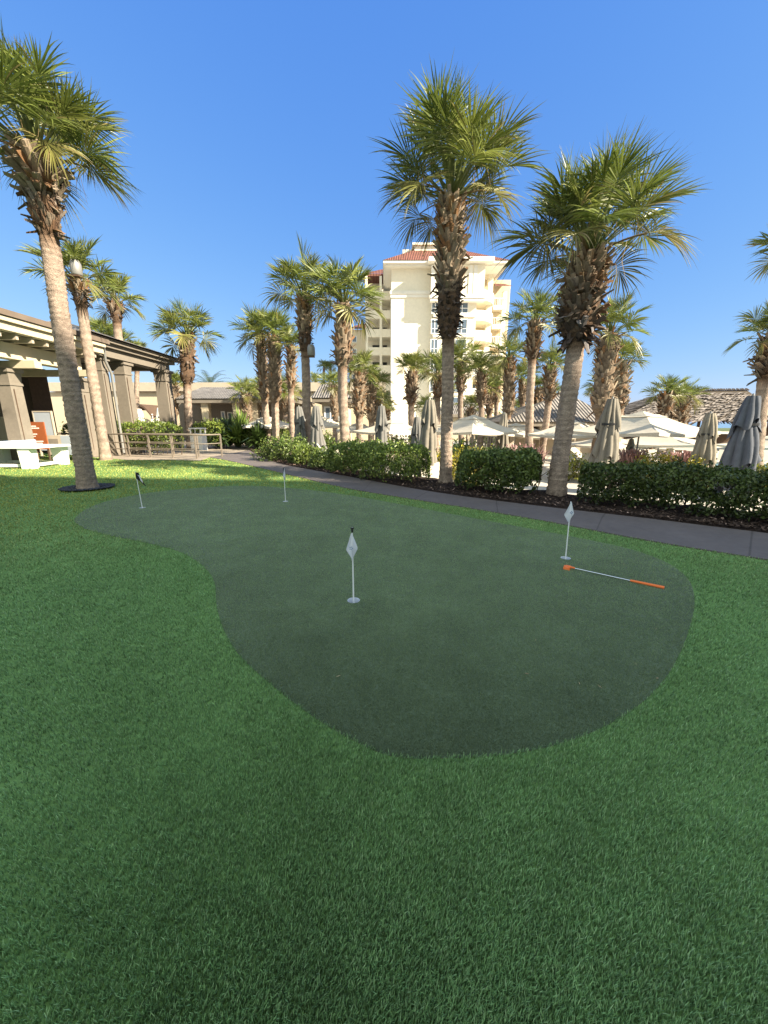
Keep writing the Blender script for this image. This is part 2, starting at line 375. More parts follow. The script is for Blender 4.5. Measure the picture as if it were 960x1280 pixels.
def fibres():
    N = 700000
    r = np.exp(rng.uniform(math.log(1.3), math.log(11), N)); th = rng.uniform(-.75, .85, N)
    x = r*np.sin(th); y = r*np.cos(th); k = inpoly(x, y, GREEN)
    for c in FLAGS: k &= (x-c[0])**2+(y-c[1])**2 > .060**2
    x, y = x[k], y[k]; n = len(x); d = np.sqrt(x*x+y*y)+.3
    h = .007+.005*rng.random(n); w = np.maximum(.0017, .0009*d)*(.7+.6*rng.random(n))
    la = rng.random(n)*6.28; lm = .2+.6*rng.random(n); ba = rng.random(n)*PI*2; bx, by = np.cos(ba)*w/2, np.sin(ba)*w/2
    z0 = np.full(n, .003)
    p = np.stack([np.stack([x-bx,y-by,z0],1), np.stack([x+bx,y+by,z0],1), np.stack([x+bx*.7+np.cos(la)*lm*h, y+by*.7+np.sin(la)*lm*h, z0+h],1), np.stack([x-bx*.7+np.cos(la)*lm*h, y-by*.7+np.sin(la)*lm*h, z0+h],1)],1)
    c = np.array([.295,.405,.215])*np.where(y<3.2, .52+.48*np.clip((y-1.5)/1.7,0,1), 1+.16*np.clip((y-3.2)/2.5,0,1))[:,None]*(.86+.28*rng.random((n,1)))  # near end darkened, far end lightened: view-dependent brightness painted into the colour
    C = np.repeat(c[:,None,:],4,1)*np.array([.55,.55,1.1,1.1])[None,:,None]  # roots darkened as painted shade between the fibres
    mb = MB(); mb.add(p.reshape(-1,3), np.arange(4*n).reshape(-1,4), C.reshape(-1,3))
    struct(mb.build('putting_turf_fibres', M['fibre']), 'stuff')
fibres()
# a few dry bits blown onto the green
n_ = 90; G_ = np.array(GREEN); lo_, hi_ = G_.min(0), G_.max(0)
q_ = lo_+(hi_-lo_)*rng.random((n_*3,2)); q_ = q_[inpoly(q_[:,0], q_[:,1], GREEN)][:n_]; mb = MB()
for q in q_:
    a_ = rng.random()*6.28; l_ = rng.uniform(.006,.02); w_ = rng.uniform(.0015,.005); ca, sa = math.cos(a_), math.sin(a_)
    mb.add([(q[0]-ca*l_,q[1]-sa*l_,.016),(q[0]+sa*w_,q[1]-ca*w_,.018),(q[0]+ca*l_,q[1]+sa*l_,.017),(q[0]-sa*w_,q[1]+ca*w_,.016)], [[0,1,2,3]], np.array([.34,.28,.17])*rng.uniform(.5,1.4))
struct(mb.build('leaf_litter', M['chip']), 'stuff')
# ------------------------------------------------------------------ golf flags, cups, putter
GRP_F = 'practice flags standing in the putting green'
FL_LAB = ['white practice flag with black pole cap, nearest of the flags', 'white limp practice flag beside the orange putter', 'black and white practice flag near the pebble-ringed palm', 'thin practice flag seen edge-on at the far rim of the green by the path']
CUP_LAB = ['white cup sunk below the nearest white flag', 'white cup sunk in the green beside the orange putter', 'white cup sunk below the black and white flag', 'white cup sunk below the edge-on flag at the far rim']
def kite(mb, cx, cy, z1, z0, wid, fold=.02, rot=0.0, lean=0.0):
    """limp pennant hanging from the pole top: kite outline with folds"""
    nu, nv = 9, 16; V = []
    for j in range(nv+1):
        t = j/nv
        half = wid*(.10+.90*t/.60 if t < .60 else max(0.02, 1-(t-.60)/.40*.98))/2
        for i in range(nu+1):
            u = i/nu*2-1
            x = u*half+lean*t; y = -.012-fold*math.sin(u*4.2+t*2.0)*min(1,t*2)-.012*math.cos(u*9)*t
            z = z1+(z0-z1)*t+.02*u*t*(1-t)
            V.append((cx+x*math.cos(rot)-y*math.sin(rot), cy+x*math.sin(rot)+y*math.cos(rot), z))
    mb.add(V, [[j*(nu+1)+i, j*(nu+1)+i+1, (j+1)*(nu+1)+i+1, (j+1)*(nu+1)+i] for j in range(nv) for i in range(nu)])
for i, (x, y) in enumerate(FLAGS):
    cupo = thing('hole_cup', CUP_LAB[i], 'golf cup', (x,y,0), 'cups sunk in the putting green')
    mb = MB(); n=28; V=[]
    for R_, z in ((.0575,.0065),(.054,.0065),(.0525,.002),(.052,-.036)):
        V += [(x+R_*math.cos(2*PI*k/n), y+R_*math.sin(2*PI*k/n), z) for k in range(n)]
    mb.add(V, [[r*n+k, r*n+(k+1)%n, (r+1)*n+(k+1)%n, (r+1)*n+k] for r in range(3) for k in range(n)])
    mb.build('rim', M['cup'], cupo, True)
    mb = MB(); mb.poly([(x+.052*math.cos(2*PI*k/n), y+.052*math.sin(2*PI*k/n), -.034) for k in range(n)]); mb.build('cup_floor', M['bluegrey'], cupo)
    fl = thing('golf_flag', FL_LAB[i], 'golf flag', (x,y,-.02), GRP_F)
    lean = (0.0,-.015,-.03,0.0)[i]; H = .70
    MB().tube([(x,y,-.02),(x+lean*.5,y,.35),(x+lean,y,H)], [.0075,.0065,.006], 10).build('pole', M['pole'], fl, True)
    tx = x+lean
    if i == 0:
        MB().tube([(tx,y,H-.045),(tx,y,H-.012),(tx,y,H-.012),(tx,y,H)], [.009,.009,.016,.016], 12).build('pole_cap', M['black'], fl)
        mb = MB(); kite(mb, tx-.006, y, H-.05, H-.30, .105); f = mb.build('flag_cloth', M['flagcloth'], fl, True)
        mb = MB()
        for q in range(5):
            aa = q*1.25; mb.box(tx-.008+.011*math.cos(aa)-.005, tx-.008+.011*math.cos(aa)+.005, y-.052, y-.049, H-.175+.012*math.sin(aa)-.004, H-.175+.012*math.sin(aa)+.004)
        mb.build('emblem', M['emblem'], f)
    elif i == 1:
        mb = MB(); kite(mb, tx-.002, y, H-.005, H-.245, .125, .02); f = mb.build('flag_cloth', M['flagcloth'], fl, True)
        mb = MB()
        for q in range(4):
            aa = q*1.6; mb.box(tx-.004+.012*math.cos(aa)-.006, tx-.004+.012*math.cos(aa)+.006, y-.053, y-.050, H-.12+.012*math.sin(aa)-.005, H-.12+.012*math.sin(aa)+.005)
        mb.build('emblem', M['emblem'], f)
    elif i == 2:
        mb = MB(); nu=8; V=[]
        for j in range(9):
            t=j/8
            for k in range(nu+1):
                u=k/nu; V.append((tx+.004+u*(.05+.12*t), y-.02*math.sin(u*6+t*3), H-.0-t*.15-u*.10*(.3+t)))
        mb.add(V, [[j*(nu+1)+k, j*(nu+1)+k+1, (j+1)*(nu+1)+k+1, (j+1)*(nu+1)+k] for j in range(8) for k in range(nu) if not (2<=j<=6 and 3<=k<=7 and j+k<12)])
        f = mb.build('flag_cloth', M['flagblack'], fl, True)
        mb = MB(); mb.add(V, [[j*(nu+1)+k, j*(nu+1)+k+1, (j+1)*(nu+1)+k+1, (j+1)*(nu+1)+k] for j in range(8) for k in range(nu) if (2<=j<=6 and 3<=k<=7 and j+k<12)])
        mb.build('white_panel', M['flagcloth'], f, True)
    else:
        mb = MB(); kite(mb, tx, y, H-.005, H-.24, .12, .012, rot=1.35); f = mb.build('flag_cloth', M['flagcloth'], fl, True)
        MB().tube([(tx,y,H-.10),(tx,y,H+.004)], [.010,.010], 10).build('pole_cap', M['black'], fl)
hx, hy = g(709,711.5); bxg, byg = g(830,736.5)
pt = thing('putter', 'orange headed golf putter lying on the putting green', 'golf putter', (hx,hy,0))
d = Vector((bxg-hx, byg-hy, 0)); L_ = d.length; d.normalize(); s_ = Vector((-d.y, d.x, 0))
pos = lambda t, z, o_=0: tuple(Vector((hx,hy,0))+d*t+s_*o_+Vector((0,0,z)))
MB().tube([pos(.03,.030), pos(.10,.028), pos(.60,.018)], [.0062,.0060,.0058], 10).build('shaft', M['steel'], pt, True)
MB().tube([pos(.595,.019), pos(.62,.019), pos(.84,.0165), pos(L_,.0165)], [.009,.0125,.0145,.0155], 12).build('grip', M['orange'], pt, True)
mb = MB(); V=[]
for (t, o_, z) in [(-.035,-.045,.006),(.030,-.05,.006),(.034,.05,.006),(-.02,.062,.006),(-.045,.02,.006)]: V.append(pos(t,z,o_))
for (t, o_, z) in [(-.030,-.040,.034),(.024,-.045,.034),(.028,.045,.032),(-.016,.056,.030),(-.040,.018,.034)]: V.append(pos(t,z,o_))
mb.add(V, [[i, (i+1)%5, 5+(i+1)%5, 5+i] for i in range(5)]); mb.poly([V[i] for i in range(5,10)]); mb.poly([V[4-i] for i in range(5)])
hd = mb.build('putter_head', M['orange'], pt)
MB().tube([pos(-.005,.03), pos(.035,.033), pos(.075,.03)], [.012,.011,.009], 10).build('hosel', M['orange'], pt, True)
# ------------------------------------------------------------------ palms
UP = np.array([0,0,1.0])
def unit(v): return v/np.maximum(1e-9, np.linalg.norm(v, axis=-1, keepdims=True))
def frond(mb, R, az, el0, rr, nleaf, seg, old=0.0, petiole=True):
    """one costapalmate fan: arching petiole, then folded leaflets drooping at the tips"""
    Lp = R*rr.uniform(.42,.58); Lb = R*rr.uniform(.47,.59)
    bend = math.radians(rr.uniform(2,14)+22*old)
    h = np.array([math.cos(az), math.sin(az), 0]); s = np.array([-math.sin(az), math.cos(az), 0])
    p = np.zeros(3)+h*R*.04; pts=[p.copy()]; K=5
    for k in range(K):
        e = el0-bend*(k+1)/K; d = h*math.cos(e)+UP*math.sin(e); p = p+d*Lp/K; pts.append(p.copy())
    e1 = el0-bend
    roll = rr.normal(0,.35); 
    green = np.array([.15,.19,.040]) if rr.random()<.6 else np.array([.195,.225,.052])
    green = green*rr.uniform(.75,1.25)
    if old > .55: green = green*.55+np.array([.17,.13,.045])*.55
    pc = np.array([.16,.19,.06]) if old < .6 else np.array([.24,.18,.09])
    if petiole:
        w0 = R*.017
        V=[]; 
        for k, q in enumerate(pts):
            wv = s*w0*(1.5-.8*k/K); tv = np.array([0,0,w0*.6]); V += [q-wv, q+tv, q+wv, q-tv]
        F=[[4*k+a, 4*k+(a+1)%4, 4*k+4+(a+1)%4, 4*k+4+a] for k in range(K) for a in range(4)]
        mb.add(V, F, pc)
    u = np.linspace(-1,1,nleaf)+rr.normal(0,.012,nleaf)
    spread = math.radians(rr.uniform(100,128)) if el0 < 1.25 else math.radians(rr.uniform(45,80))
    th = u*spread
    ca = (1-np.abs(u))**1.2*.38*Lb
    ce = e1-np.radians(24+25*old)*(ca/(.4*Lb))
    dc = h[None]*np.cos(ce)[:,None]+UP[None]*np.sin(ce)[:,None]
    nc = -h[None]*np.sin(ce)[:,None]+UP[None]*np.cos(ce)[:,None]
    sr = s[None]*math.cos(roll)+nc*math.sin(roll); nr = nc*math.cos(roll)-s[None]*math.sin(roll)
    cpos = p[None]+(h[None]*np.cos((e1+ce)/2)[:,None]+UP[None]*np.sin((e1+ce)/2)[:,None])*ca[:,None]
    dirn = unit(dc*np.cos(th)[:,None]+sr*np.sin(th)[:,None]+nr*(.30*np.abs(np.sin(th)))[:,None])
    ln = Lb*(.78+.22*np.cos(th*.7))*rr.uniform(.84,1.06,nleaf)
    ln = ln-ca*.55
    wmax = 2*spread*.46*Lb/nleaf*1.05
    wv0 = unit(np.cross(dirn, nr))
    aa = np.where(np.arange(nleaf)%2==0, .62, -.62)+rr.normal(0,.15,nleaf)
    wv = wv0*np.cos(aa)[:,None]+nr*np.sin(aa)[:,None]
    ts = np.linspace(0,1,seg+1)
    wp = np.interp(ts, [0,.12,.45,.7,1], [.25,.5,1,.55,.03])
    droop = rr.uniform(.03,.27,nleaf)+.22*old
    twist = rr.normal(0,.06,(nleaf,3))
    P = cpos[:,None]+dirn[:,None]*(ln[:,None]*ts[None])[:,:,None]+twist[:,None]*(ln[:,None]*ts[None]**2)[:,:,None]
    P[:,:,2] -= (droop[:,None]*ln[:,None]*ts[None]**3)
    A = P-wv[:,None]*(wp*wmax/2)[None,:,None]; B = P+wv[:,None]*(wp*wmax/2)[None,:,None]
    V = np.stack([A,B],2).reshape(-1,3)
    bi = (np.arange(nleaf)*(seg+1)*2)[:,None]+(np.arange(seg)*2)[None]
    F = np.stack([bi,bi+1,bi+3,bi+2],-1).reshape(-1,4)
    lb = rr.uniform(.75,1.25,nleaf)
    tipc = np.array([.20,.17,.07]); 
    tf = np.clip((ts-.72)/.28,0,1)*(.35+.5*old)
    C = green[None,None]*lb[:,None,None]*(1-tf)[None,:,None]+tipc[None,None]*tf[None,:,None]
    bad = rr.random(nleaf)<(.03+.10*old); C[bad] = C[bad]*.4+np.array([.26,.19,.10])*.7
    C = np.repeat(C[:,:,None,:],2,2).reshape(-1,3)
    mb.add(V, F, C)
def crown_mesh(seed, R=2.0, nf=34, nleaf=46, seg=5, lo=-22, tilt=0.0, bias=0.0):
    rr = np.random.default_rng(seed); mb = MB()
    for i in range(nf):
        t = (i+.5)/nf
        el = math.radians(86-(86-lo)*t**.95+rr.normal(0,6))
        az = i*2.39996+rr.normal(0,.25)
        old = max(0, (t-.72)/.28)
        frond(mb, R*rr.uniform(.86,1.06)*(1-.10*old), az, el, rr, nleaf, seg, old)
    # spear leaves and hanging thread-like fibres
    for i in range(5):
        az = rr.random()*6.28; a = .12*rr.random()
        h = np.array([math.cos(az)*a, math.sin(az)*a, 1]); 
        mb.tube([tuple(h*0), tuple(h*R*.4), tuple(h*R*rr.uniform(.75,.95))], [R*.012,R*.009,R*.002], 4, (.10,.13,.045), False)
    for i in range(int(nf*1.2)):
        az = rr.random()*6.28; r0 = R*rr.uniform(.15,.5); q = np.array([math.cos(az)*r0, math.sin(az)*r0, R*rr.uniform(-.1,.35)])
        e = q+np.array([rr.normal(0,.05)*R, rr.normal(0,.05)*R, -R*rr.uniform(.12,.35)])
        mb.add([q, q+np.array([.012,0,0]), e+np.array([.004,0,0]), e], [[0,1,2,3]], np.array([.25,.18,.09]))
    return mb
def trunk_mesh(mb, base, top, r0, prof, ns, nr, rr, colf, curve=(0,0)):
    B = np.array(base); T = np.array(top); V=[]; C=[]
    ph = rr.random(6)*6.28
    ths = np.linspace(0,2*PI,ns,endpoint=False)
    for j in range(nr+1):
        t = j/nr; p = B+(T-B)*t; p[0] += curve[0]*math.sin(PI*t); p[1] += curve[1]*math.sin(PI*t)
        zz_ = t*(T[2]-B[2])*2*PI/.11+2.2*math.sin(t*9+ph[3])+1.3*math.sin(t*23+ph[4]); ring = 1+.030*math.sin(zz_+ph[0])+rr.normal(0,.018)
        r = r0*prof(t)*ring
        rad = r*(1+.04*np.sin(ths*3+ph[1]+t*9)+.03*np.sin(ths*5+ph[2]-t*23)+rr.normal(0,.022,ns))
        V.append(np.stack([p[0]+rad*np.cos(ths), p[1]+rad*np.sin(ths), np.full(ns,p[2])],1))
        C.append(np.tile(np.array(colf(t)),(ns,1))*rr.uniform(.82,1.15,(ns,1))*(1+.09*math.sin(zz_+ph[0])+rr.normal(0,.06)))
    V = np.concatenate(V); C = np.concatenate(C)
    F=[[j*ns+k, j*ns+(k+1)%ns, (j+1)*ns+(k+1)%ns, (j+1)*ns+k] for j in range(nr) for k in range(ns)]
    mb.add(V, F, C)
def boots_mesh(mb, pos_f, r_f, t0, t1, n, rr, size, dark_f, spread=.55):
    """cut leaf bases: forked, split slabs arranged in a spiral, flaring up and outward"""
    for i in range(n):
        t = t0+(t1-t0)*((i+.5)/n)
        a = i*2.39996+rr.normal(0,.18); p = np.array(pos_f(t)); r = r_f(t)
        h = np.array([math.cos(a), math.sin(a), 0]); s = np.array([-math.sin(a), math.cos(a), 0])
        L = size*rr.uniform(.7,1.35); w = size*rr.uniform(.26,.44); th = size*rr.uniform(.08,.15)
        lean = rr.normal(spread,.22); lean = max(.15, lean)
        dk = dark_f(t, rr)
        if rr.random() < dk*.55: lean += rr.uniform(.6,1.9)         # dead stubs that have dropped outward
        d = h*math.sin(lean)+UP*math.cos(lean); nrm = h*math.cos(lean)-UP*math.sin(lean)
        tw = rr.normal(0,.3); s2 = s*math.cos(tw)+nrm*math.sin(tw)
        q0 = p+h*r*.86; curl = rr.uniform(-.05,.25)
        st = [0,.45,1.0]; V=[]
        for k, u in enumerate(st):
            c = q0+d*L*u+nrm*L*curl*u*u
            ww = w*(1.0,.62,.50)[k]*rr.uniform(.85,1.15); hh = th*(1,.8,.5)[k]
            V += [c-s2*ww-nrm*hh*.3, c+nrm*hh, c+s2*ww-nrm*hh*.3, c-nrm*hh]
        F=[[4*k+b, 4*k+(b+1)%4, 4*k+4+(b+1)%4, 4*k+4+b] for k in range(2) for b in range(4)]+[[8,9,10,11]]
        tan = np.array([.36,.285,.21])*rr.uniform(.65,1.2)
        if rr.random()<.22: tan = np.array([.30,.17,.09])*rr.uniform(.7,1.1)
        drk = np.array([.070,.052,.045])*rr.uniform(.6,1.6)
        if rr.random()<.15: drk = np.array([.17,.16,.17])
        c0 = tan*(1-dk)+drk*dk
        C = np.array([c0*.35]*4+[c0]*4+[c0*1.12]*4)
        mb.add(V, F, C)
CROWNS = {}
def far_crown(k):
    if k not in CROWNS:
        mb = crown_mesh(100+k, 1.75, 28, 34, 4, lo=(10,-2,16,6,20,-8,12)[k%7]); o = mb.build('crown', M['frond']); CROWNS[k] = o.data; bpy.data.objects.remove(o)
    return CROWNS[k]
GRP_P = 'cabbage palms around the pool terrace'
def palm(label, base, top, R, r0=.17, boots=.75, boot_r=1.8, dark=0.0, near=False, seed=0, lean=(0,0), nb=None, bsize=.30, taper=1.0, lo=-22, ctilt=(0,0), darkzone=0.0, nf=None, vk=None, spread=.55, nl=60, dzd=.96):
    """boots: fraction of trunk height where the leaf stubs begin; darkzone: extra dark fibrous collar below them"""
    rr = np.random.default_rng(seed+900)
    P = thing('palm_tree', label, 'palm tree', base, GRP_P)
    H = top[2]-base[2]; 
    def prof(t):
        b = 1+.35*math.exp(-t*H/.25)
        zc = boots-darkzone
        if t > zc: b *= 1+(.62*boot_r-.62 if boot_r > 1 else 0)*min(1,(t-zc)/.06)*(1 if t < .93 else max(.55,1-(t-.93)*6))
        return b*(1-.10*t)*taper
    def colf(t):
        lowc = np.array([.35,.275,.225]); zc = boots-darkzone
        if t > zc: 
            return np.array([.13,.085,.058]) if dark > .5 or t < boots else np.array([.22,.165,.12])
        if t > zc-.06: k = (zc-t)/.06; return lowc*k+np.array([.19,.125,.085])*(1-k)
        return lowc
    pos_f = lambda t: (base[0]+(top[0]-base[0])*t+lean[0]*math.sin(PI*t), base[1]+(top[1]-base[1])*t+lean[1]*math.sin(PI*t), base[2]+H*t)
    mb = MB(); trunk_mesh(mb, base, top, r0, prof, 22 if near else 14, int(H/(.035 if near else .08)), rr, colf, lean)
    mb.build('trunk', M['trunk'], P, True)
    mb = MB(); n = nb or (150 if near else 64)
    rf = lambda t: r0*prof(t)
    zc = boots-darkzone
    if darkzone:
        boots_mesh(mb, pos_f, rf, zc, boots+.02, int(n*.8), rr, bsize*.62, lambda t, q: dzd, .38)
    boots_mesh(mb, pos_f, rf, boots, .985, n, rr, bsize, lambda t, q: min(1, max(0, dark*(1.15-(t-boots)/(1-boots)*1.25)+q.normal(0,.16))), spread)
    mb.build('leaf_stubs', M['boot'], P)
    if near:
        mb = crown_mesh(seed+5, R, nf or 36, nl, 6, lo)
        c = mb.build('crown', M['frond'])
        sc = 1.0
    else:
        me = far_crown(seed % 7 if vk is None else vk); c = link('crown', me); sc = R/2.0
    c.parent = P; c.location = (top[0]-base[0], top[1]-base[1], top[2]-base[2]-.05)
    c.rotation_euler = (ctilt[0], ctilt[1], rr.random()*6.28 if not near else 0); c.scale = (sc,)*3
    return P
for k_ in ('green',):
    b_ = M[k_].node_tree.nodes['Principled BSDF']; b_.inputs['Sheen Weight'].default_value = .12; b_.inputs['Sheen Roughness'].default_value = .5
def gp(px, py): x, y = g(px,py); return (x,y,0)
def zb(px, Y, z=DECK_Z): return ((px-480)/F_PX*(Y*CP+(CAM_H-z)*SP), Y, z)
# the three big foreground palms
b = gp(110,612); palm('tall pale-trunked palm at the left, rising from a ring of dark pebbles', (b[0],b[1],-.02), at(46,192,9.1), 1.78, .185, boots=.885, boot_r=1.75, dark=.15, near=True, seed=1, dzd=.45, lean=(-.03,0), nb=120, bsize=.33, darkzone=.10, lo=4, spread=.9, nf=42)
b = gp(557,604); palm('tallest centre palm with shaggy tan stubs over a dark collar, between two hedges', (b[0],b[1],-.04), at(564,246,10.1), 1.88, .155, boots=.70, boot_r=2.3, dark=.10, near=True, seed=2, nb=230, bsize=.25, darkzone=.155, lo=16, nf=44)
b = gp(695,619); palm('big right-hand palm with a bulging ball of dark hanging leaf stubs, beside the long hedge', (b[0],b[1],-.04), at(736,318,8.6), 1.85, .185, boots=.66, boot_r=2.5, dark=.95, near=True, seed=3, lean=(-.02,0), nb=340, bsize=.235, lo=20, nf=42, spread=.7)
# smaller palms: label, base px x, Y, ground z, top px, R, r0, boots, boot_r, dark, darkzone
PL = [
 ('pale palm with a lantern near its top, behind the pebble-ringed palm', 133,16.7,0,(98,352),1.95,.20,.93,1.5,.1,.07,0),
 ('palm with a curved top standing before the grey tiled portico', 169,21.0,0,(144,378),1.75,.21,.93,1.8,.2,.06,3),
 ('lone palm with a dark flaring collar behind the metal railing', 239,23.9,-.02,(234,420),2.3,.23,.76,2.4,.7,.17,1),
 ('leftmost palm of the close-set pair in the shrub bed', 336,24.0,0,(325,418),2.0,.20,.44,1.75,.15,0,5),
 ('right palm of the close-set pair in the shrub bed', 345,23.0,0,(343,420),1.9,.22,.44,1.9,.15,0,2),
 ('slender palm with a small crown between the pair and the tall palm', 367,22.0,-.2,(364,434),1.35,.17,.62,1.5,.1,0,4),
 ('tall slim palm carrying a box lamp on its trunk', 384,18.0,-.1,(380,372),2.2,.20,.80,1.7,.1,.12,6),
 ('stout palm with rough brown leaf stubs and hanging yellow fronds', 433,17.0,-.1,(430,380),2.1,.21,.62,2.1,.3,0,1),
 ('palm just right of the stout brown-stubbed palm', 452,22.0,DECK_Z,(450,466),1.55,.21,.50,1.7,.1,0,3),
 ('short palm against the left edge of the hotel', 463,25.0,DECK_Z,(463,482),1.6,.20,.50,1.7,.1,0,0),
 ('third and lowest palm in front of the hotel balconies', 474,28.0,DECK_Z,(473,502),1.4,.19,.55,1.6,.1,0,5),
 ('palm with a neat round crown against the blank hotel wall', 517,24.0,DECK_Z,(515,464),1.55,.20,.62,2.0,.6,0,4),
 ('palm half hidden behind the trunk of the tallest palm', 545,27.0,DECK_Z,(547,468),2.1,.20,.70,1.8,.3,0,2),
 ('low palm left of the tallest trunk, behind a furled umbrella', 533,31.0,DECK_Z,(534,512),1.5,.22,.55,1.8,.4,0,6),
 ('palm before the lower hotel balconies, right of the tallest trunk', 600,26.0,DECK_Z,(601,465),1.75,.20,.60,1.8,.4,0,0),
 ('small palm low between the hotel and the open umbrellas', 590,33.0,DECK_Z,(588,510),1.6,.20,.60,1.7,.4,0,3),
 ('palm with long pale criss-cross stubs above the cream umbrella', 632,24.0,DECK_Z,(637,447),1.75,.19,.42,2.2,.1,0,5),
 ('bright low palm behind the criss-cross stubbed palm', 646,36.0,DECK_Z,(648,512),1.5,.18,.7,1.5,.1,0,2),
 ('straight palm with a brown pineapple-shaped top', 661,20.0,DECK_Z,(669,402),1.95,.20,.74,2.1,.55,0,1),
 ('small palm close behind the pineapple-topped palm', 667,27.0,DECK_Z,(674,486),1.3,.20,.55,1.8,.3,0,4),
 ('slim palm between the pineapple-topped palm and the bulging palm', 676,22.0,DECK_Z,(688,458),1.45,.19,.64,1.8,.4,0,6),
 ('palm leaning right with fat criss-cross stubs, behind a furled umbrella', 742,16.5,DECK_Z,(762,418),1.75,.21,.42,2.4,.15,0,0),
 ('palm with a ragged yellowing crown right of the fat-stubbed palm', 767,19.5,DECK_Z,(776,454),1.55,.21,.55,2.0,.4,0,3),
 ('low palm peeping out left of the fat-stubbed palm', 757,23.0,DECK_Z,(752,484),1.2,.20,.6,1.7,.3,0,2),
 ('left palm of the two in front of the thatched pavilion', 826,24.0,DECK_Z,(833,492),1.5,.22,.36,2.4,.6,0,1),
 ('right palm of the two in front of the thatched pavilion', 848,25.0,DECK_Z,(855,498),1.5,.21,.40,2.0,.4,0,5),
 ('palm cut by the right edge, trunk behind the big grey umbrella', 944,13.0,DECK_Z,(968,420),1.35,.20,.72,1.9,.6,0,4),
 ('palm whose fronds alone reach in at the upper right', 1012,11.0,DECK_Z,(1006,312),1.3,.19,.75,1.9,.4,0,6),
 ('distant tiny palm beside the grey hip-roofed bar', 741,62.0,DECK_Z,(740,492),1.5,.18,.8,1.5,.4,0,2),
 ('left of the two distant palms over the clubhouse roof', 405,90.0,0,(405,460),2.3,.2,.85,1.4,.2,0,0),
 ('right of the two distant palms over the clubhouse roof', 414,92.0,0,(413,460),2.3,.2,.85,1.4,.2,0,1),
 ('dark distant palm rising behind the arched window', 394,75.0,0,(395,478),2.6,.2,.85,1.4,.2,0,3),
 ('palm standing before the long cream wall', 219,33.0,0,(218,482),1.6,.22,.45,1.9,.1,0,4),
 ('bushy palm before the clubhouse porch', 309,31.0,0,(307,492),1.7,.22,.35,1.9,.3,0,5),
 ('yellow-green palm behind the close-set pair', 332,33.0,0,(330,488),1.7,.2,.6,1.7,.2,0,0),
 ('bushy palm between the slender palm and the box-lamp palm', 357,32.0,0,(356,492),1.9,.2,.6,1.7,.2,0,6),
 ('low palm at the foot of the hotel wall', 485,36.0,DECK_Z,(484,512),1.3,.2,.6,1.6,.4,0,3),
 ('leftmost of the palms behind the portico roof', 128,32.0,0,(128,422),2.0,.2,.8,1.6,.2,0,2),
 ('middle of the palms behind the portico roof', 152,33.0,0,(150,430),1.9,.2,.8,1.6,.2,0,5),
 ('lowest of the palms behind the portico roof', 173,34.0,0,(172,440),1.3,.2,.8,1.6,.2,0,6),
 ('palm with a low crown left of the bushy porch palm', 418,30.0,DECK_Z,(417,482),1.5,.2,.5,1.7,.2,0,1),
 ('pale palm in the gap right of the tallest trunk', 612,30.0,DECK_Z,(612,488),1.5,.2,.6,1.7,.3,0,4),
 ('palm with drooping crown under the bulging palm', 694,30.0,DECK_Z,(692,492),1.2,.2,.6,1.7,.3,0,5),
]
PL += [('full-crowned palm directly right of the tallest trunk, before the hotel windows', 577,28.0,DECK_Z,(577,452),2.0,.20,.66,1.8,.4,0,1),
 ('lower palm in front of the hotel windows, behind the cream umbrella', 562,34.0,DECK_Z,(562,484),1.8,.20,.66,1.8,.4,0,5),
 ('green palm between the criss-cross stubbed palm and the hotel corner', 621,33.0,DECK_Z,(621,474),1.75,.20,.66,1.8,.4,0,0),
 ('palm behind the straight palm, its crown under the hotel corner', 652,30.0,DECK_Z,(653,474),1.6,.20,.66,1.8,.4,0,3)]
PL[40] = ('low palm between the stout palm and the box-lamp palm',)+PL[40][1:]
for i, (lab, bx_, Y, gz, tp, R, r0, bo, br, dk, dz, vk) in enumerate(PL):
    T = at(tp[0], tp[1], Y+.05*Y*.1)
    palm(lab, zb(bx_, Y, gz), T, R, r0, boots=bo, boot_r=br, dark=dk, darkzone=dz, seed=20+i, vk=vk, nb=int(50+120*(1-bo)*1.6), bsize=.30 if Y < 30 else .26, lean=(random.uniform(-.12,.12),0) if Y>14 else (-.15,0), ctilt=(random.uniform(-.12,.12), random.uniform(-.12,.12)), spread=.5)
# feather palm behind the clubhouse
def feather(label, base, top, R):
    rr = np.random.default_rng(77); P = thing('feather_palm', label, 'palm tree', base)
    mb = MB(); trunk_mesh(mb, base, top, .25, lambda t: 1, 12, 30, rr, lambda t: np.array([.2,.16,.12])); mb.build('trunk', M['trunk'], P, True)
    mb = MB()
    for i in range(34):
        az = i*2.4; el = math.radians(82-95*(i/34)); p = np.array(top, float); K=14
        for k in range(K):
            e = el-1.5*(k/K)**1.3; h=np.array([math.cos(az),math.sin(az),0]); d=h*math.cos(e)+UP*math.sin(e); s=np.array([-h[1],h[0],0])
            q = p+d*R/K
            for sg in (-1,1):
                l = R*.22*(1-abs(k/K-.45)*.9)
                for m_ in (.25,.75):
                    o_ = p+(q-p)*m_; tip = o_+(s*sg*.8+d*.6-UP*.2)*l; mb.add([o_-d*.02, o_+d*.035, tip], [[0,1,2]], np.array([.06,.10,.05])*rr.uniform(.7,1.3))
            mb.add([p-s*.02,p+s*.02,q+s*.015,q-s*.015], [[0,1,2,3]], np.array([.15,.15,.07])); p=q
    mb.build('crown', M['frond'], P)
feather('feathery date palm rising behind the long cream wall', zb(263,52,0), at(263,486,52), 3.4)
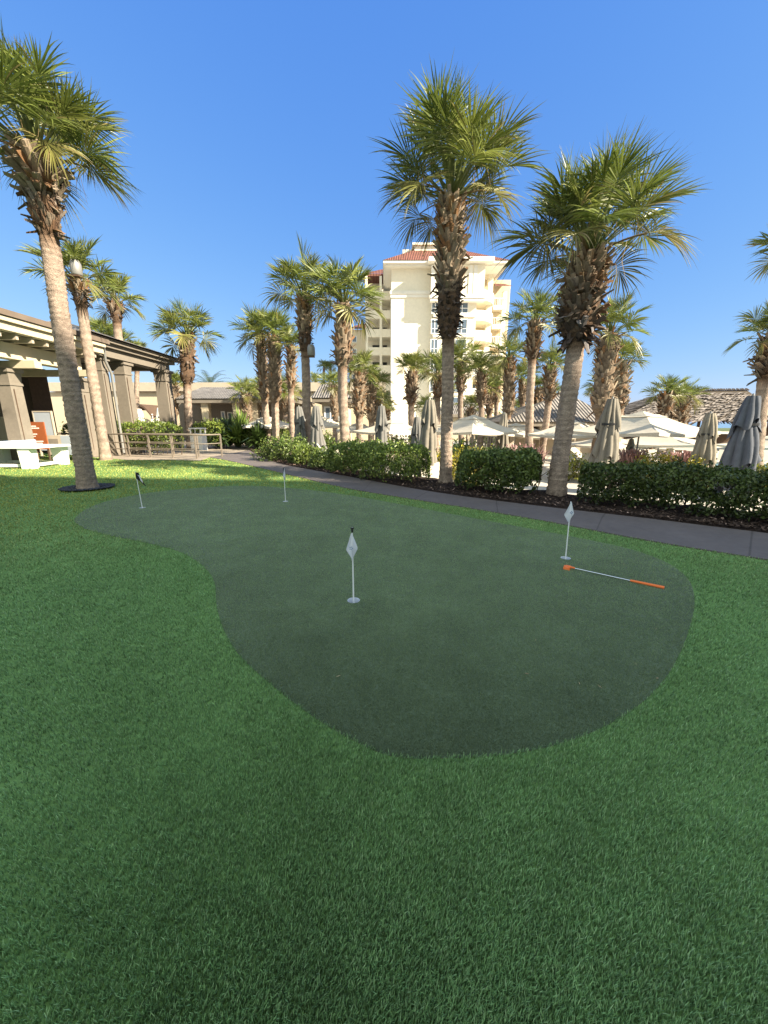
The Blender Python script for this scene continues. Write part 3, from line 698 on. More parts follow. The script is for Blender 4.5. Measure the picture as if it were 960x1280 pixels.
# pebble ring round the left palm
x, y = g(110,611)
pr = thing('pebble_ring', 'dark pebble ring around the foot of the left palm', 'tree ring', (x,y,0))
mb = MB(); n=40
mb.add([(x,y,.03)]+[(x+.55*math.cos(2*PI*k/n)*(1+.05*math.sin(k*2.3)), y+.55*math.sin(2*PI*k/n)*(1+.05*math.cos(k*1.9)), .045) for k in range(n)], [[0,k+1,(k+1)%n+1] for k in range(n)]); mb.build('bed', M['pebble'], pr)
mb = MB()
for i in range(900):
    a = random.random()*6.28; r = .2+.36*math.sqrt(random.random()); s = random.uniform(.012,.026); c = (x+r*math.cos(a), y+r*math.sin(a), .05)
    rz=random.random()*3
    V=[(c[0]+s*1.3*math.cos(rz),c[1]+s*1.3*math.sin(rz),c[2]),(c[0]-s*math.sin(rz),c[1]+s*math.cos(rz),c[2]),(c[0]-s*1.3*math.cos(rz),c[1]-s*1.3*math.sin(rz),c[2]),(c[0]+s*math.sin(rz),c[1]-s*math.cos(rz),c[2]),(c[0],c[1],c[2]+s*.8),(c[0],c[1],c[2]-s)]
    mb.add(V, [[0,1,4],[1,2,4],[2,3,4],[3,0,4],[1,0,5],[2,1,5],[3,2,5],[0,3,5]])
o = mb.build('pebbles', M['pebble'], pr, True); o['kind'] = 'stuff'
# lamps fixed to trunks
def trunk_lamp(label, px, py, Y, s=1.0, rot=0):
    x,y,z = at(px,py,Y); L = thing('trunk_lamp', label, 'floodlight', (x,y,z-.2*s))
    MB().tube([(x,y,z-.20*s),(x,y,z-.18*s),(x,y,z+.10*s),(x,y,z+.20*s),(x,y,z+.22*s)], [.13*s,.15*s,.15*s,.11*s,.02*s], 14).build('housing', M['alum'], L, True)
    MB().box(x-.30*s, x+.12*s, y-.12*s, y+.12*s, z-.25*s, z-.21*s).build('bracket', M['wood'], L)
trunk_lamp('grey drum-shaped lamp beside the top of a palm behind the tall left palm', 95,335,16.0,1.25)
trunk_lamp('small grey lamp bracketed to the trunk of the tall slim palm', 389,438,17.6,1.1)
# ------------------------------------------------------------------ hedges and shrubs
def leaf_mass(mb, centres, normals, size, cols, rr, asp=.55):
    n = len(centres)
    d = unit(rr.normal(0,1,(n,3))+normals*.5+np.array([0,0,.35]))
    nn = unit(normals+rr.normal(0,.7,(n,3))); s = unit(np.cross(d, nn)); nn = np.cross(s, d)
    L = size*rr.uniform(.7,1.3,n)[:,None]; w = L*asp
    c = centres
    V = np.stack([c-d*L*.5, c+s*w*.5+nn*w*.18, c+d*L*.5, c-s*w*.5+nn*w*.18],1)
    F4 = np.arange(4*n).reshape(-1,4)
    F = np.concatenate([F4[:,[0,1,2]], F4[:,[0,2,3]]])
    mb.add(V.reshape(-1,3), F, np.repeat(cols,4,0))
def box_hedge(label, spine, height, width, nleaf, base_z=.0, size=.07, name='hedge', cat='hedge', group=None, seed=0, pal=None, rough=.16, thin=.0):
    """clipped hedge along a spine: twigs inside, leaves clustered over a lumpy rounded box"""
    rr = np.random.default_rng(500+seed); sp = np.array(spine, float)
    H = thing(name, label, cat, (sp[0][0], sp[0][1], base_z), group)
    seg = np.linalg.norm(sp[1:]-sp[:-1],axis=1); cum = np.concatenate([[0],np.cumsum(seg)]); L = cum[-1]
    pal = pal if pal is not None else np.array([[.050,.090,.020],[.075,.120,.028],[.105,.150,.035],[.035,.062,.018]])
    s = rr.uniform(0,L,nleaf); k = np.clip(np.searchsorted(cum,s)-1,0,len(seg)-1); t = (s-cum[k])/seg[k]
    p = sp[k]*(1-t)[:,None]+sp[k+1]*t[:,None]; d = (sp[k+1]-sp[k])/seg[k][:,None]; nrm = np.stack([-d[:,1], d[:,0]],1)
    a = rr.uniform(-.25*PI, 1.25*PI, nleaf)               # around the cross-section: front foot, top, back foot
    sq = (np.abs(np.cos(a))**4+np.abs(np.sin(a))**4)**-.25
    lum = 1+rough*(np.sin(s*3.1+a*2)+.7*np.sin(s*7.3-a*3.1)+.6*np.sin(s*12.7+a*5.3))*.5
    dep = 1-np.abs(rr.normal(0,.13,nleaf)); spr = rr.random(nleaf) < .07; dep = np.where(spr, rr.uniform(1.0,1.22,nleaf), dep)
    endf = np.clip(np.minimum(s, L-s)/(width*.45),0,1); endf = np.sqrt(np.clip(1-(1-endf)**2,0,1))*.75+.25
    rx = np.cos(a)*sq*width/2*lum*dep*endf; rz = height*.52+np.sin(a)*sq*height*.48*lum*dep*(.55+.45*endf)
    keep = rz > .03
    c = np.stack([p[:,0]+nrm[:,0]*rx, p[:,1]+nrm[:,1]*rx, base_z+rz],1)
    nv = unit(np.stack([nrm[:,0]*np.cos(a), nrm[:,1]*np.cos(a), np.sin(a)],1))
    # gaps
    gap = np.sin(s*5.7+1.1)*np.sin(a*4.3+s*2.2)+.5*np.sin(s*13.1+a*7)
    keep &= (gap > -.95+thin) 
    c, nv, a, rz = c[keep], nv[keep], a[keep], rz[keep]; n = len(c)
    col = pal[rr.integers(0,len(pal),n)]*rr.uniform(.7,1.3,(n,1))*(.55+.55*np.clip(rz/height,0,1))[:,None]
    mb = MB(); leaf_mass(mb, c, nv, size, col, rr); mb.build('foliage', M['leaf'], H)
    mb = MB()
    for i in range(int(L*7)):
        u = rr.uniform(0,L); kk = min(len(seg)-1, max(0,np.searchsorted(cum,u)-1)); q = sp[kk]+(sp[kk+1]-sp[kk])*((u-cum[kk])/seg[kk])
        o_ = rr.normal(0,width*.15,2); tx, ty = q+o_+rr.normal(0,width*.2,2)
        mb.tube([(q[0]+o_[0]*.5,q[1]+o_[1]*.5,base_z-.05),(q[0]+o_[0],q[1]+o_[1],base_z+height*.45),(tx,ty,base_z+height*.8)], [.012,.009,.004], 5)
    mb.build('stems', M['twig'], H)
    return H
def gxy(px,py,z=0): return g(px,py,z)
def off(p, d): return (p[0]+d[0], p[1]+d[1])
DKH = np.array([[.10,.155,.034],[.14,.20,.042],[.18,.24,.058],[.060,.10,.024]])
BRH = np.array([[.14,.20,.032],[.19,.25,.042],[.24,.29,.055],[.09,.14,.028]])
h1 = [off(gxy(412,594),(.2,.75)), off(gxy(470,604),(.2,.75)), off(gxy(528,612),(.1,.75))]
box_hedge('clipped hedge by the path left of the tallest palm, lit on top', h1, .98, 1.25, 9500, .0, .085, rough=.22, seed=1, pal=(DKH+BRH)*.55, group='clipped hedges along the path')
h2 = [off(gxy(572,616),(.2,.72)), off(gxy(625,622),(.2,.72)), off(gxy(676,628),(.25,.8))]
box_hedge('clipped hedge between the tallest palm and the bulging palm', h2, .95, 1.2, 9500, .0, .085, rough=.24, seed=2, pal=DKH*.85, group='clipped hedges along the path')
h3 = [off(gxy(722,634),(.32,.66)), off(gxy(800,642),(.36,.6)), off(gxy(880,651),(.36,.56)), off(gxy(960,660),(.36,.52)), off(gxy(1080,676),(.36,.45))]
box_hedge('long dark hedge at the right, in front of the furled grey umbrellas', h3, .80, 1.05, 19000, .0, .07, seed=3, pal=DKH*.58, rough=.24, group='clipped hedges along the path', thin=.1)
# rounded shrubs left of the hedges
def bush(label, c, rx, ry, h, nleaf, size=.08, pal=None, name='shrub', cat='shrub', group=None, seed=0, z0=0.0, upright=.3):
    rr = np.random.default_rng(700+seed); H = thing(name, label, cat, (c[0],c[1],z0), group)
    u = unit(rr.normal(0,1,(nleaf,3))); u[:,2] = np.abs(u[:,2])*1.0-.15*rr.random(nleaf)
    ph = rr.random(6)*6.28; az = np.arctan2(u[:,1],u[:,0])
    lum = 1+.16*np.sin(az*3+ph[0]+u[:,2]*3)+.13*np.sin(az*7+ph[1]-u[:,2]*6)+.08*np.sin(az*13+ph[2])
    r = lum*(1-np.abs(rr.normal(0,.16,nleaf)))
    P = np.stack([c[0]+u[:,0]*rx*r, c[1]+u[:,1]*ry*r, z0+h*.15+np.clip(u[:,2],-.1,1)*h*.85*r],1)
    pal = pal if pal is not None else DKH
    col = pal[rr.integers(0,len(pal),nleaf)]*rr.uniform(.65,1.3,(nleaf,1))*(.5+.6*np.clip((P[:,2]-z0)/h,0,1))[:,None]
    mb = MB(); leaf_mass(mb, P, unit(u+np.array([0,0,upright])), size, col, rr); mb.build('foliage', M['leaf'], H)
    mb = MB()
    for i in range(7):
        a = rr.random()*6.28; mb.tube([(c[0],c[1],z0-.05),(c[0]+rx*.3*math.cos(a),c[1]+ry*.3*math.sin(a),z0+h*.4),(c[0]+rx*.55*math.cos(a),c[1]+ry*.55*math.sin(a),z0+h*.75)],[.015,.011,.005],5)
    mb.build('stems', M['twig'], H)
    return H
BS = [('rounded shrub at the bend of the path, below the close-set palms', (345,578),1.15,.9,1.05,4200,1,DKH*1.1),
      ('low shrub at the foot of the slender palm', (372,583),.75,.65,.75,2600,2,(DKH+BRH)/2),
      ('low shrub in front of the leaning umbrella frame', (396,588),.65,.55,.62,2300,3,DKH),
      ('bright shrub tucked between the low shrub and the first hedge', (404,592),.32,.32,.40,900,4,BRH)]
for lab,(px,py),rx,ry,h,n,sd,pal in BS:
    q = gxy(px,py); bush(lab, (q[0]+.25,q[1]+.8), rx, ry, h, n, .095, pal, seed=sd, group='shrubs in the path bed')
# yellow flowering shrubs and pink grasses beyond the hedge
YEL = np.array([[.42,.36,.03],[.30,.30,.04],[.20,.22,.04],[.50,.40,.05]])
for i,(px,Y,rx,h,lab) in enumerate([(548,13.5,.45,.85,'yellow shrub behind the furled umbrella left of the tallest trunk'),(578,12.8,.7,.95,'yellow shrub behind the hedge, right of the tallest trunk'),(600,13.6,.7,.95,'second yellow shrub, above the middle hedge'),(710,13.5,.7,.80,'yellow-green shrub right of the bulging palm'),(806,12.4,.55,.80,'yellow shrub below the large cream umbrella'),(829,12.2,.5,.80,'yellow shrub next to the pink grass'),(864,11.4,.38,.74,'brightest yellow shrub, left of the pale furled umbrella'),(952,11.6,.5,.6,'yellow-green shrub at the right edge by the pool')]):
    b_ = zb(px,Y); bush(lab,(b_[0],b_[1]),rx,rx*.8,h+.25,1500,.09,YEL if i not in (3,7) else (YEL+BRH)/2,'flowering_shrub','shrub','yellow shrubs on the pool terrace',20+i,DECK_Z)
def grass_clump(label, px, Y, h, n, col, seed, z0=DECK_Z, sp=.45):
    rr = np.random.default_rng(seed); x,y,z = zb(px,Y,z0); P = thing('ornamental_grass', label, 'ornamental grass', (x,y,z0), 'pink ornamental grasses')
    mb = MB()
    for i in range(n):
        a = rr.random()*6.28; l = rr.random()*sp; hh = h*rr.uniform(.6,1.1); bx_, by_ = x+rr.normal(0,.12), y+rr.normal(0,.12)
        p0=np.array([bx_,by_,z0]); p1=p0+np.array([math.cos(a)*l*.4,math.sin(a)*l*.4,hh*.6]); p2=p0+np.array([math.cos(a)*l,math.sin(a)*l,hh])
        w=np.array([-math.sin(a),math.cos(a),0])*.012; c=np.array(col)*rr.uniform(.6,1.3); gcol=np.array([.12,.13,.05])
        mb.add([p0-w,p0+w,p1+w,p1-w,p2+w*1.6,p2-w*1.6],[[0,1,2,3],[3,2,4,5]],np.array([gcol,gcol,c*.8,c*.8,c,c]))
    mb.build('blades', M['leaf'], P)
PINK=(.42,.25,.24)
for i,(px,Y,h,lab,z0) in enumerate([(652,15.0,1.15,'pink grass clump at the foot of the straight palm',DECK_Z),(663,14.5,1.05,'pink grass clump left of the bulging palm trunk',DECK_Z),(790,13.4,1.05,'pink grass clump below the cream umbrella',DECK_Z),(781,14.2,1.0,'pink grass clump right of the leaning furled umbrella',DECK_Z),(852,12.6,1.05,'pink grass clump left of the pale furled umbrella',DECK_Z),(845,13.5,1.0,'pink grass clump behind the yellow shrubs',DECK_Z),(176,28,1.5,'pink grass clump between the portico pillars',0),(186,29,1.4,'pink grass clump beyond the last portico pillar',0),(262,29,1.5,'pink grass clump before the porch pillar',0),(272,29.5,1.4,'pink grass clump in front of the porch door',0),(205,29.5,1.3,'pink grass clump before the furled white umbrellas',0)]):
    grass_clump(lab,px,Y,h,260,PINK,900+i,z0,.6)
# hedge, plants behind the railing
q0, q1, q2 = gxy(120,566), gxy(170,565), gxy(232,566)
box_hedge('trimmed hedge behind the metal railing, in front of the portico', [(-17.5,21.6),(-13.5,20.4),(-10.4,19.6)], 1.58, 1.3, 9000, .0, .12, seed=6, pal=(DKH+BRH)/2, group='hedges by the portico')
box_hedge('short hedge standing between the lone palm and the portico hedge', [(-11.9,24.4),(-9.9,24.2)], 1.6, 1.4, 3600, .0, .13, seed=7, pal=BRH*.9, group='hedges by the portico')
box_hedge('hedge behind the white bin, right of the lone palm', [(-12.0,27.0),(-10.2,27.2)], 1.7, 1.4, 3600, .0, .13, seed=8, pal=(DKH+BRH)/2, group='hedges by the portico')
def sword_plant(label, px, Y, h, sp, n, col, seed, name='sword_leaf_plant', z0=0, w=.03):
    rr=np.random.default_rng(seed); x,y,_=zb(px,Y,z0); P=thing(name,label,'plant',(x,y,z0),'broad-leaved plants at the end of the path'); mb=MB()
    for i in range(n):
        a=rr.random()*6.28; e=rr.uniform(.25,1.45); L=h*rr.uniform(.7,1.1); d=np.array([math.cos(a)*math.cos(e)*sp/h*1.2,math.sin(a)*math.cos(e)*sp/h*1.2,math.sin(e)])
        p0=np.array([x+rr.normal(0,.08),y+rr.normal(0,.08),z0+.05+rr.random()*h*.35]); p1=p0+d*L*.6; p2=p0+d*L-np.array([0,0,L*.3*math.cos(e)]); s=np.array([-math.sin(a),math.cos(a),0])*w; c=np.array(col)*rr.uniform(.6,1.4)
        mb.add([p0-s*.5,p0+s*.5,p1+s,p1-s,p2],[[0,1,2,3]],np.vstack([c*.5,c*.5,c,c,c])); mb.add([p1-s,p1+s,p2],[[0,1,2]],np.vstack([c,c,c*1.1]))
    mb.build('leaves', M['leaf'], P)
for i,(px,Y,h,sp,n,c,lab) in enumerate([(276,24.2,1.5,1.0,240,(.045,.075,.03),'dark fan-leaved plant at the right end of the railing'),(287,25.5,1.7,1.1,260,(.07,.11,.05),'blue-green spiky plant beyond the railing'),(299,24.6,1.5,1.1,260,(.12,.18,.035),'bright broad-leaved plant at the end of the path'),(312,25.0,1.4,1.1,260,(.10,.15,.03),'leafy plant against the porch, right of the bright one'),(325,23.2,1.4,1.0,260,(.06,.10,.025),'leafy plant at the inner bend of the path'),(303,27.5,2.1,1.2,220,(.13,.19,.04),'tall pale-leaved plant before the porch door'),(332,26.5,1.5,1.0,200,(.15,.20,.04),'sunlit plant under the cream umbrella behind the close-set palms')]):
    sword_plant(lab,px,Y,h,sp,n,c,300+i,w=.07)
for i,(px,Y,rx,h,c,lab) in enumerate([(488,18,1.1,.95,BRH,'bright green shrub behind the first hedge'),(497,21,1.3,1.15,BRH*1.15,'bright clipped shrub under the umbrellas near the hotel wall'),(448,16,1.0,1.0,DKH*1.2,'shrub at the foot of the palms left of the furled umbrella'),(572,15,.8,1.1,DKH,'dark shrub right of the tallest trunk'),(640,40,3.2,3.2,DKH*1.3,'dense round tree behind the open umbrellas'),(617,34,1.6,2.5,DKH*1.5,'broad green shrub below the pale palms'),(408,19,.6,1.0,DKH,'dark potted shrub by the clubhouse window'),(350,27,1.2,1.4,BRH,'green shrub under the slender palm')]):
    b_=zb(px,Y); bush(lab,(b_[0],b_[1]),rx,rx*.8,h+.3,1700,.13 if Y<30 else .25,c,'shrub','shrub',None,40+i,DECK_Z if px>430 else -.2)
# ------------------------------------------------------------------ umbrellas
def closed_umbrella(label, px, Y, ztop, rtop, rbot, tone=(.34,.31,.265), seed=0, z0=DECK_Z, lean=0.0, zb_=.15):
    rr=np.random.default_rng(seed+60); x,y,_=at(px,540,Y); U=thing('furled_umbrella',label,'umbrella',(x,y,z0),'furled terrace umbrellas')
    MB().tube([(x,y,z0),(x,y,ztop+.02)],.028,10).build('pole',M['alum'],U,True)
    MB().box(x-.3,x+.3,y-.3,y+.3,z0,z0+.06).build('base',M['alum'],U)
    n=72; ths=np.linspace(0,2*PI,n,endpoint=False)
    def tier(z1,z2,ra,rb,ph,flare,nm,par,nz=22):
        V=[];C=[]; nfold=8+int(rr.integers(0,3))
        for j in range(nz+1):
            t=j/nz; z=z1+(z2-z1)*t
            r=ra+(rb-ra)*t**.8; amp=(.10+.17*t)
            w=np.abs(np.sin(ths*nfold/2+ph+.25*np.sin(t*3+ths*2)))**.7
            rad=r*(1-amp+amp*1.5*w+.08*np.sin(ths*3+ph*2+t*5))
            hem=flare*(np.sin(ths*nfold/2*1.0+ph)+.8*np.sin(ths*1.0+ph*3)+.5*np.sin(ths*2+ph))*t**3
            rad=rad*(1+.14*np.sin(ths+ph*2)*t+.10*np.sin(ths*2+ph+t*3)*t)
            V.append(np.stack([x+rad*np.cos(ths)+lean*(z-z0),y+rad*np.sin(ths),np.full(n,z)+hem],1))
            C.append(np.tile(np.array(tone),(n,1))*(.74+.32*w[:,None]))  # fold valleys darkened: crease shade painted into the canvas colour
        F=[[j*n+k,j*n+(k+1)%n,(j+1)*n+(k+1)%n,(j+1)*n+k] for j in range(nz) for k in range(n)]
        mb=MB(); mb.add(np.concatenate(V),F,np.concatenate(C)); return mb.build(nm,M['canvas'],par,True)
    H=ztop-z0
    c=tier(ztop-.45*H,z0+zb_+H*.04,rtop*.72,rbot,rr.random()*6,.16,'canopy',U)
    tier(ztop+.03,ztop-.30*H,rtop*.50,rtop*1.12,rr.random()*6,.13,'top_flap',U,16)
    tier(ztop-.22*H,z0+H*.36,rtop*.70,(rtop+rbot)*.56,rr.random()*6,.15,'middle_fold',U,16)
    zs=ztop-.24*H
    V=[];
    for zz in (zs,zs-.06): V+= [(x+rtop*1.02*math.cos(t)+lean*(zz-z0),y+rtop*1.02*math.sin(t),zz) for t in ths[::3]]
    m_=len(ths[::3]); MB().add(V,[[k,(k+1)%m_,m_+(k+1)%m_,m_+k] for k in range(m_)]).build('strap',M['black'],U)
    MB().tube([(x+lean*H,y,ztop),(x+lean*H,y,ztop+.09)],[.035,.02],8).build('finial',M['alum'],U)
    return U
T1=(.225,.208,.178); T2=(.18,.178,.173)
UM=[('grey furled umbrella between the slender palm and the tall slim palm',375,17.5,2.25,.24,.33,T2,0),
 ('grey furled umbrella right of the tall slim palm, over a white prop',396,17.0,2.25,.26,.40,T2,0),
 ('slim grey furled umbrella above the first hedge',477,14.2,2.15,.22,.30,T2,0),
 ('pale furled umbrella hanging left of the tallest palm trunk',534,12.3,2.25,.26,.42,T1,.02),
 ('narrow furled umbrella half behind the one left of the tallest trunk',521,13.2,1.75,.18,.28,T2,0),
 ('narrow furled umbrella before the criss-cross stubbed palm',628,19.5,2.0,.22,.42,T1,.02),
 ('leaning furled umbrella right of the bulging palm',757,11.2,2.22,.27,.48,T1,.03),
 ('small furled umbrella under the large open cream umbrella',791,15.0,.95,.14,.20,T1,0),
 ('pale tan furled umbrella behind the long hedge',884,11.6,1.83,.24,.42,(.265,.24,.195),0),
 ('largest furled umbrella, blue-grey from painted shade, at the right edge',928,10.0,2.22,.27,.50,(.115,.125,.15),.03),  # dark tone paints shade that no modelled object casts here
 ('small white furled umbrella nearest the last portico pillar',178,31,2.6,.3,.45,(.6,.58,.54),0),
 ('left one of the close pair of white furled umbrellas by the cream wall',203,31,2.7,.3,.5,(.6,.58,.54),0),
 ('right one of the close pair of white furled umbrellas by the cream wall',212,32,2.5,.3,.45,(.6,.58,.54),0)]
for i,(lab,px,Y,zt,ra,rb,tn,le) in enumerate(UM): closed_umbrella(lab,px,Y,zt,ra*.92,rb*.86,tn,i,DECK_Z if px>300 else 0,le)
# white prop by the second umbrella
x,y,_=at(409,570,15.5)
MB_=MB(); MB_.box(x-.12,x+.12,y-.12,y+.12,-.1,.30); MB_.tube([(x-.4,y,.75),(x+.2,y-.1,.05)],.03,8); tag(MB_.build('umbrella_foot',M['white']),'white slanting prop at the foot of the furled umbrella by the first hedge','umbrella base')
def open_umbrella(label,px,py,Y,half,drop,rot=.6,z0=DECK_Z,group='open cream umbrellas by the pool'):
    x,y,z=at(px,py,Y); U=thing('open_umbrella',label,'umbrella',(x,y,z0),group)
    MB().tube([(x,y,z0),(x,y,z)],.03,8).build('pole',M['alum'],U,True)
    MB().box(x-.35,x+.35,y-.35,y+.35,z0,z0+.07).build('base',M['alum'],U)
    def pyr(h1,z1,h0,z1b,nm,par,valance):
        mb=MB(); cs=[]; K=8
        crn=[(math.cos(rot+PI/4+k*PI/2)*h1*1.414,math.sin(rot+PI/4+k*PI/2)*h1*1.414) for k in range(4)]
        for k in range(4):
            a=np.array(crn[k]); b=np.array(crn[(k+1)%4]); V=[]
            for j in range(K+1):
                t=j/K
                for i in range(K+1):
                    u=i/K; q=(a*(1-u)+b*u)*(h0/h1+(1-h0/h1)*t); sag=-.05*h1*math.sin(PI*u)*t-.05*h1*math.sin(PI*t)
                    sh=1-.035*math.sin(PI*u)*t; V.append((x+q[0]*sh,y+q[1]*sh,z1+(z1b-z1)*t+sag))
            mb.add(V,[[j*(K+1)+i,(j+1)*(K+1)+i,(j+1)*(K+1)+i+1,j*(K+1)+i+1] for j in range(K) for i in range(K)])
            if valance:
                e=[V[K*(K+1)+i] for i in range(K+1)]; V2=e+[(p[0],p[1],p[2]-valance) for p in e]
                mb.add(V2,[[i,i+1,K+2+i,K+1+i] for i in range(K)])
        return mb.build(nm,M['sail'],par,False)
    pyr(half,z-.06,.22*half,z-drop,'canopy',U,.10)
    pyr(half*.34,z+.06,.02,z-drop*.20,'top_vent',U,0)
    mb=MB()
    for k in range(4):
        a=rot+PI/4+k*PI/2; mb.tube([(x,y,z-.1),(x+math.cos(a)*half*1.38,y+math.sin(a)*half*1.38,z-drop-.02)],.014,5)
    mb.build('ribs',M['alum'],U)
OU=[('cream umbrella in front of the close-set palms',334,521,25,1.6,.55,.5),('cream umbrella right of the tall slim palm',402,521,24,1.35,.5,.3),('pale umbrella behind the slim grey furled one',490,526,20,1.45,.5,.7),('pale umbrella left of the slim grey furled one',448,529,26,1.4,.45,.2),('pale umbrella low behind the tallest trunk',556,530,24,1.5,.45,.9),
 ('cream umbrella right of the tallest trunk, spread before the hotel',592,520,19,1.55,.7,.55),('cream umbrella beside the straight palm',645,530,22,1.6,.5,.3),('cream umbrella half behind the bulging palm trunk',716,526,17,1.35,.55,.8),('large cream umbrella, widest of the open ones',803,516,13.8,1.65,.62,.42),('cream umbrella behind and below the widest one',826,541,19.5,1.9,.45,.7),('pale umbrella beyond the widest one, left',760,545,20,1.5,.4,.3),('pale umbrella at the right, behind the big dark furled one',966,545,20,1.8,.45,.5),('white umbrella behind the pale tan furled one',874,552,22,1.5,.4,.5),('pale umbrella between the straight palm and the slim palm',682,537,24,1.4,.4,.6)]
for a in OU: open_umbrella(*a)
# loungers on the terrace
def make_lounger(label,x,y,rot):
    L=thing('sun_lounger',label,'sun lounger',(0,0,0),'white sun loungers on the terrace'); L['label']=label
    mb=MB(); mb.box(-.32,.32,-1.0,1.0,.26,.31)
    f=mb.build('frame',M['white'],L)
    for sx in (-.27,.27):
        for sy in (-.85,.85): MB().box(sx-.025,sx+.025,sy-.025,sy+.025,0,.26).build('leg',M['white'],L)
    MB().box(-.30,.30,-1.0,.30,.312,.39).build('cushion',M['sail'],L)
    mb=MB(); mb.add([(-.30,.30,.32),(.30,.30,.32),(.30,.95,.75),(-.30,.95,.75),(-.30,.34,.39),(.30,.34,.39),(.30,.99,.82),(-.30,.99,.82)],[[3,2,1,0],[4,5,6,7],[0,1,5,4],[1,2,6,5],[2,3,7,6],[3,0,4,7]]); mb.build('backrest',M['sail'],L)
    L.location=(x,y,DECK_Z); L.rotation_euler=(0,0,rot); return L
def copy_tree(o,par=None):
    c=o.copy(); COL.objects.link(c)
    if par is not None: c.parent=par
    for ch in [k for k in bpy.data.objects if k.parent==o]: copy_tree(ch,c)
    return c
LS=[(540,11.2,'white lounger glimpsed between the hedges beside the tallest trunk'),(604,17.5,'white lounger under the cream umbrella right of the tallest trunk'),(622,17.0,'white lounger below the narrow furled umbrella'),(645,17.8,'white lounger left of the straight palm'),(705,14.5,'white lounger left of the bulging palm trunk'),(728,15.0,'white lounger right of the bulging palm trunk'),(736,18.5,'white lounger further back, right of the bulging trunk'),(776,17.0,'white lounger left of the small furled umbrella'),(806,17.5,'white lounger under the widest cream umbrella'),(836,17.0,'white lounger right of the widest umbrella pole'),(862,18.0,'white lounger behind the pink grass'),(905,17.0,'white lounger between the tan and the dark furled umbrellas'),(952,16.5,'white lounger at the right edge by the water'),(418,18.0,'white lounger right of the leaning umbrella prop')]
pl0=None
for i,(px,Y,lab) in enumerate(LS):
    x,y,_=zb(px,Y)
    if pl0 is None: pl0=make_lounger(lab,x,y,random.uniform(-.4,.4))
    else:
        bpy.context.view_layer.update(); c=copy_tree(pl0); c.location=(x,y,DECK_Z); c.rotation_euler=(0,0,random.uniform(-1.2,1.2)); c['label']=lab
# timber screen behind cream umbrella
x0=zb(583,26)[0]; x1=zb(628,26)[0]
t=thing('timber_screen','slatted timber screen under the cream umbrella right of the tallest trunk','screen',(x0,26,DECK_Z))
mb=MB(); k=0; xx=x0
while xx<x1: mb.box(xx,xx+.10,26,26.03,DECK_Z+.1,DECK_Z+1.55); xx+=.17
mb.build('slats',M['beige'],t); mb=MB(); mb.box(x0,x1,26.035,26.08,DECK_Z+.3,DECK_Z+.38); mb.box(x0,x1,26.035,26.08,DECK_Z+1.2,DECK_Z+1.28); mb.box(x0-.05,x0+.03,26.04,26.12,DECK_Z,DECK_Z+1.5); mb.box(x1,x1+.08,26.04,26.12,DECK_Z,DECK_Z+1.5); mb.build('frame',M['wood'],t)
# red flowers pot near the slim umbrella
x,y,_=zb(494,16.5); pot=thing('flower_planter','low cream planter with red flowers behind the first hedge','planter',(x,y,DECK_Z))
MB().box(x-.7,x+.7,y-.3,y+.3,DECK_Z,DECK_Z+.75).build('box',M['cream'],pot)
mb=MB(); rr=np.random.default_rng(5); n=500; P_=np.stack([x+rr.uniform(-.6,.3,n),y+rr.uniform(-.28,.28,n),DECK_Z+.78+.25*rr.random(n)],1); leaf_mass(mb,P_,np.tile(UP,(n,1)),.08,np.where(rr.random((n,1))<.4,[[.5,.06,.02]],[[.06,.1,.02]]),rr); mb.build('flowers',M['leaf'],pot)
# ------------------------------------------------------------------ railing, bin
def rail_run(label,pts,h,posts):
    R=thing('metal_railing',label,'railing',(pts[0][0],pts[0][1],0))
    P=[np.array(p,float) for p in pts]; seg=[np.linalg.norm(P[i+1]-P[i]) for i in range(len(P)-1)]; L=sum(seg)
    def pt(u):
        u=u*L
        for i,sg in enumerate(seg):
            if u<=sg+1e-6: return P[i]+(P[i+1]-P[i])*(u/sg)
            u-=sg
        return P[-1]
    for nm,z,r in (('handrail',h,.034),('rail',h*.62,.022),('rail',h*.33,.022)):
        MB().tube([(*pt(k/24),z) for k in range(25)],r,8).build(nm,M['rail'],R,True)
    for k in range(posts):
        q=pt(k/(posts-1)); MB().box(q[0]-.03,q[0]+.03,q[1]-.03,q[1]+.03,-.02,h-.03).build('post',M['rail'],R)
rail_run('taupe metal railing curving along the lawn edge, the nearer run',[(-17.6,19.0),(-14.1,19.2),(-10.3,17.9),(-8.6,17.35),(-7.9,17.5),(-7.7,18.2)],1.05,9)
rail_run('taupe metal railing of the ramp, the further run against the hedge',[(-17.4,20.3),(-13.2,19.55),(-10.2,18.75),(-8.9,18.4)],1.05,7)
x,y,_=zb(250,21.5,0); B=thing('white_bin','white box-shaped bin behind the end of the railing','bin',(x,y,0))
MB().box(x-.32,x+.32,y-.3,y+.3,0,1.0).build('body',M['white'],B); MB().box(x-.35,x+.35,y-.33,y+.33,1.25,1.31).build('lid',M['white'],B)
mb=MB(); [mb.box(x+a-.03,x+a+.03,y+b_-.03,y+b_+.03,1.0,1.25) for a in (-.28,.28) for b_ in (-.26,.26)]; mb.build('lid_posts',M['white'],B)
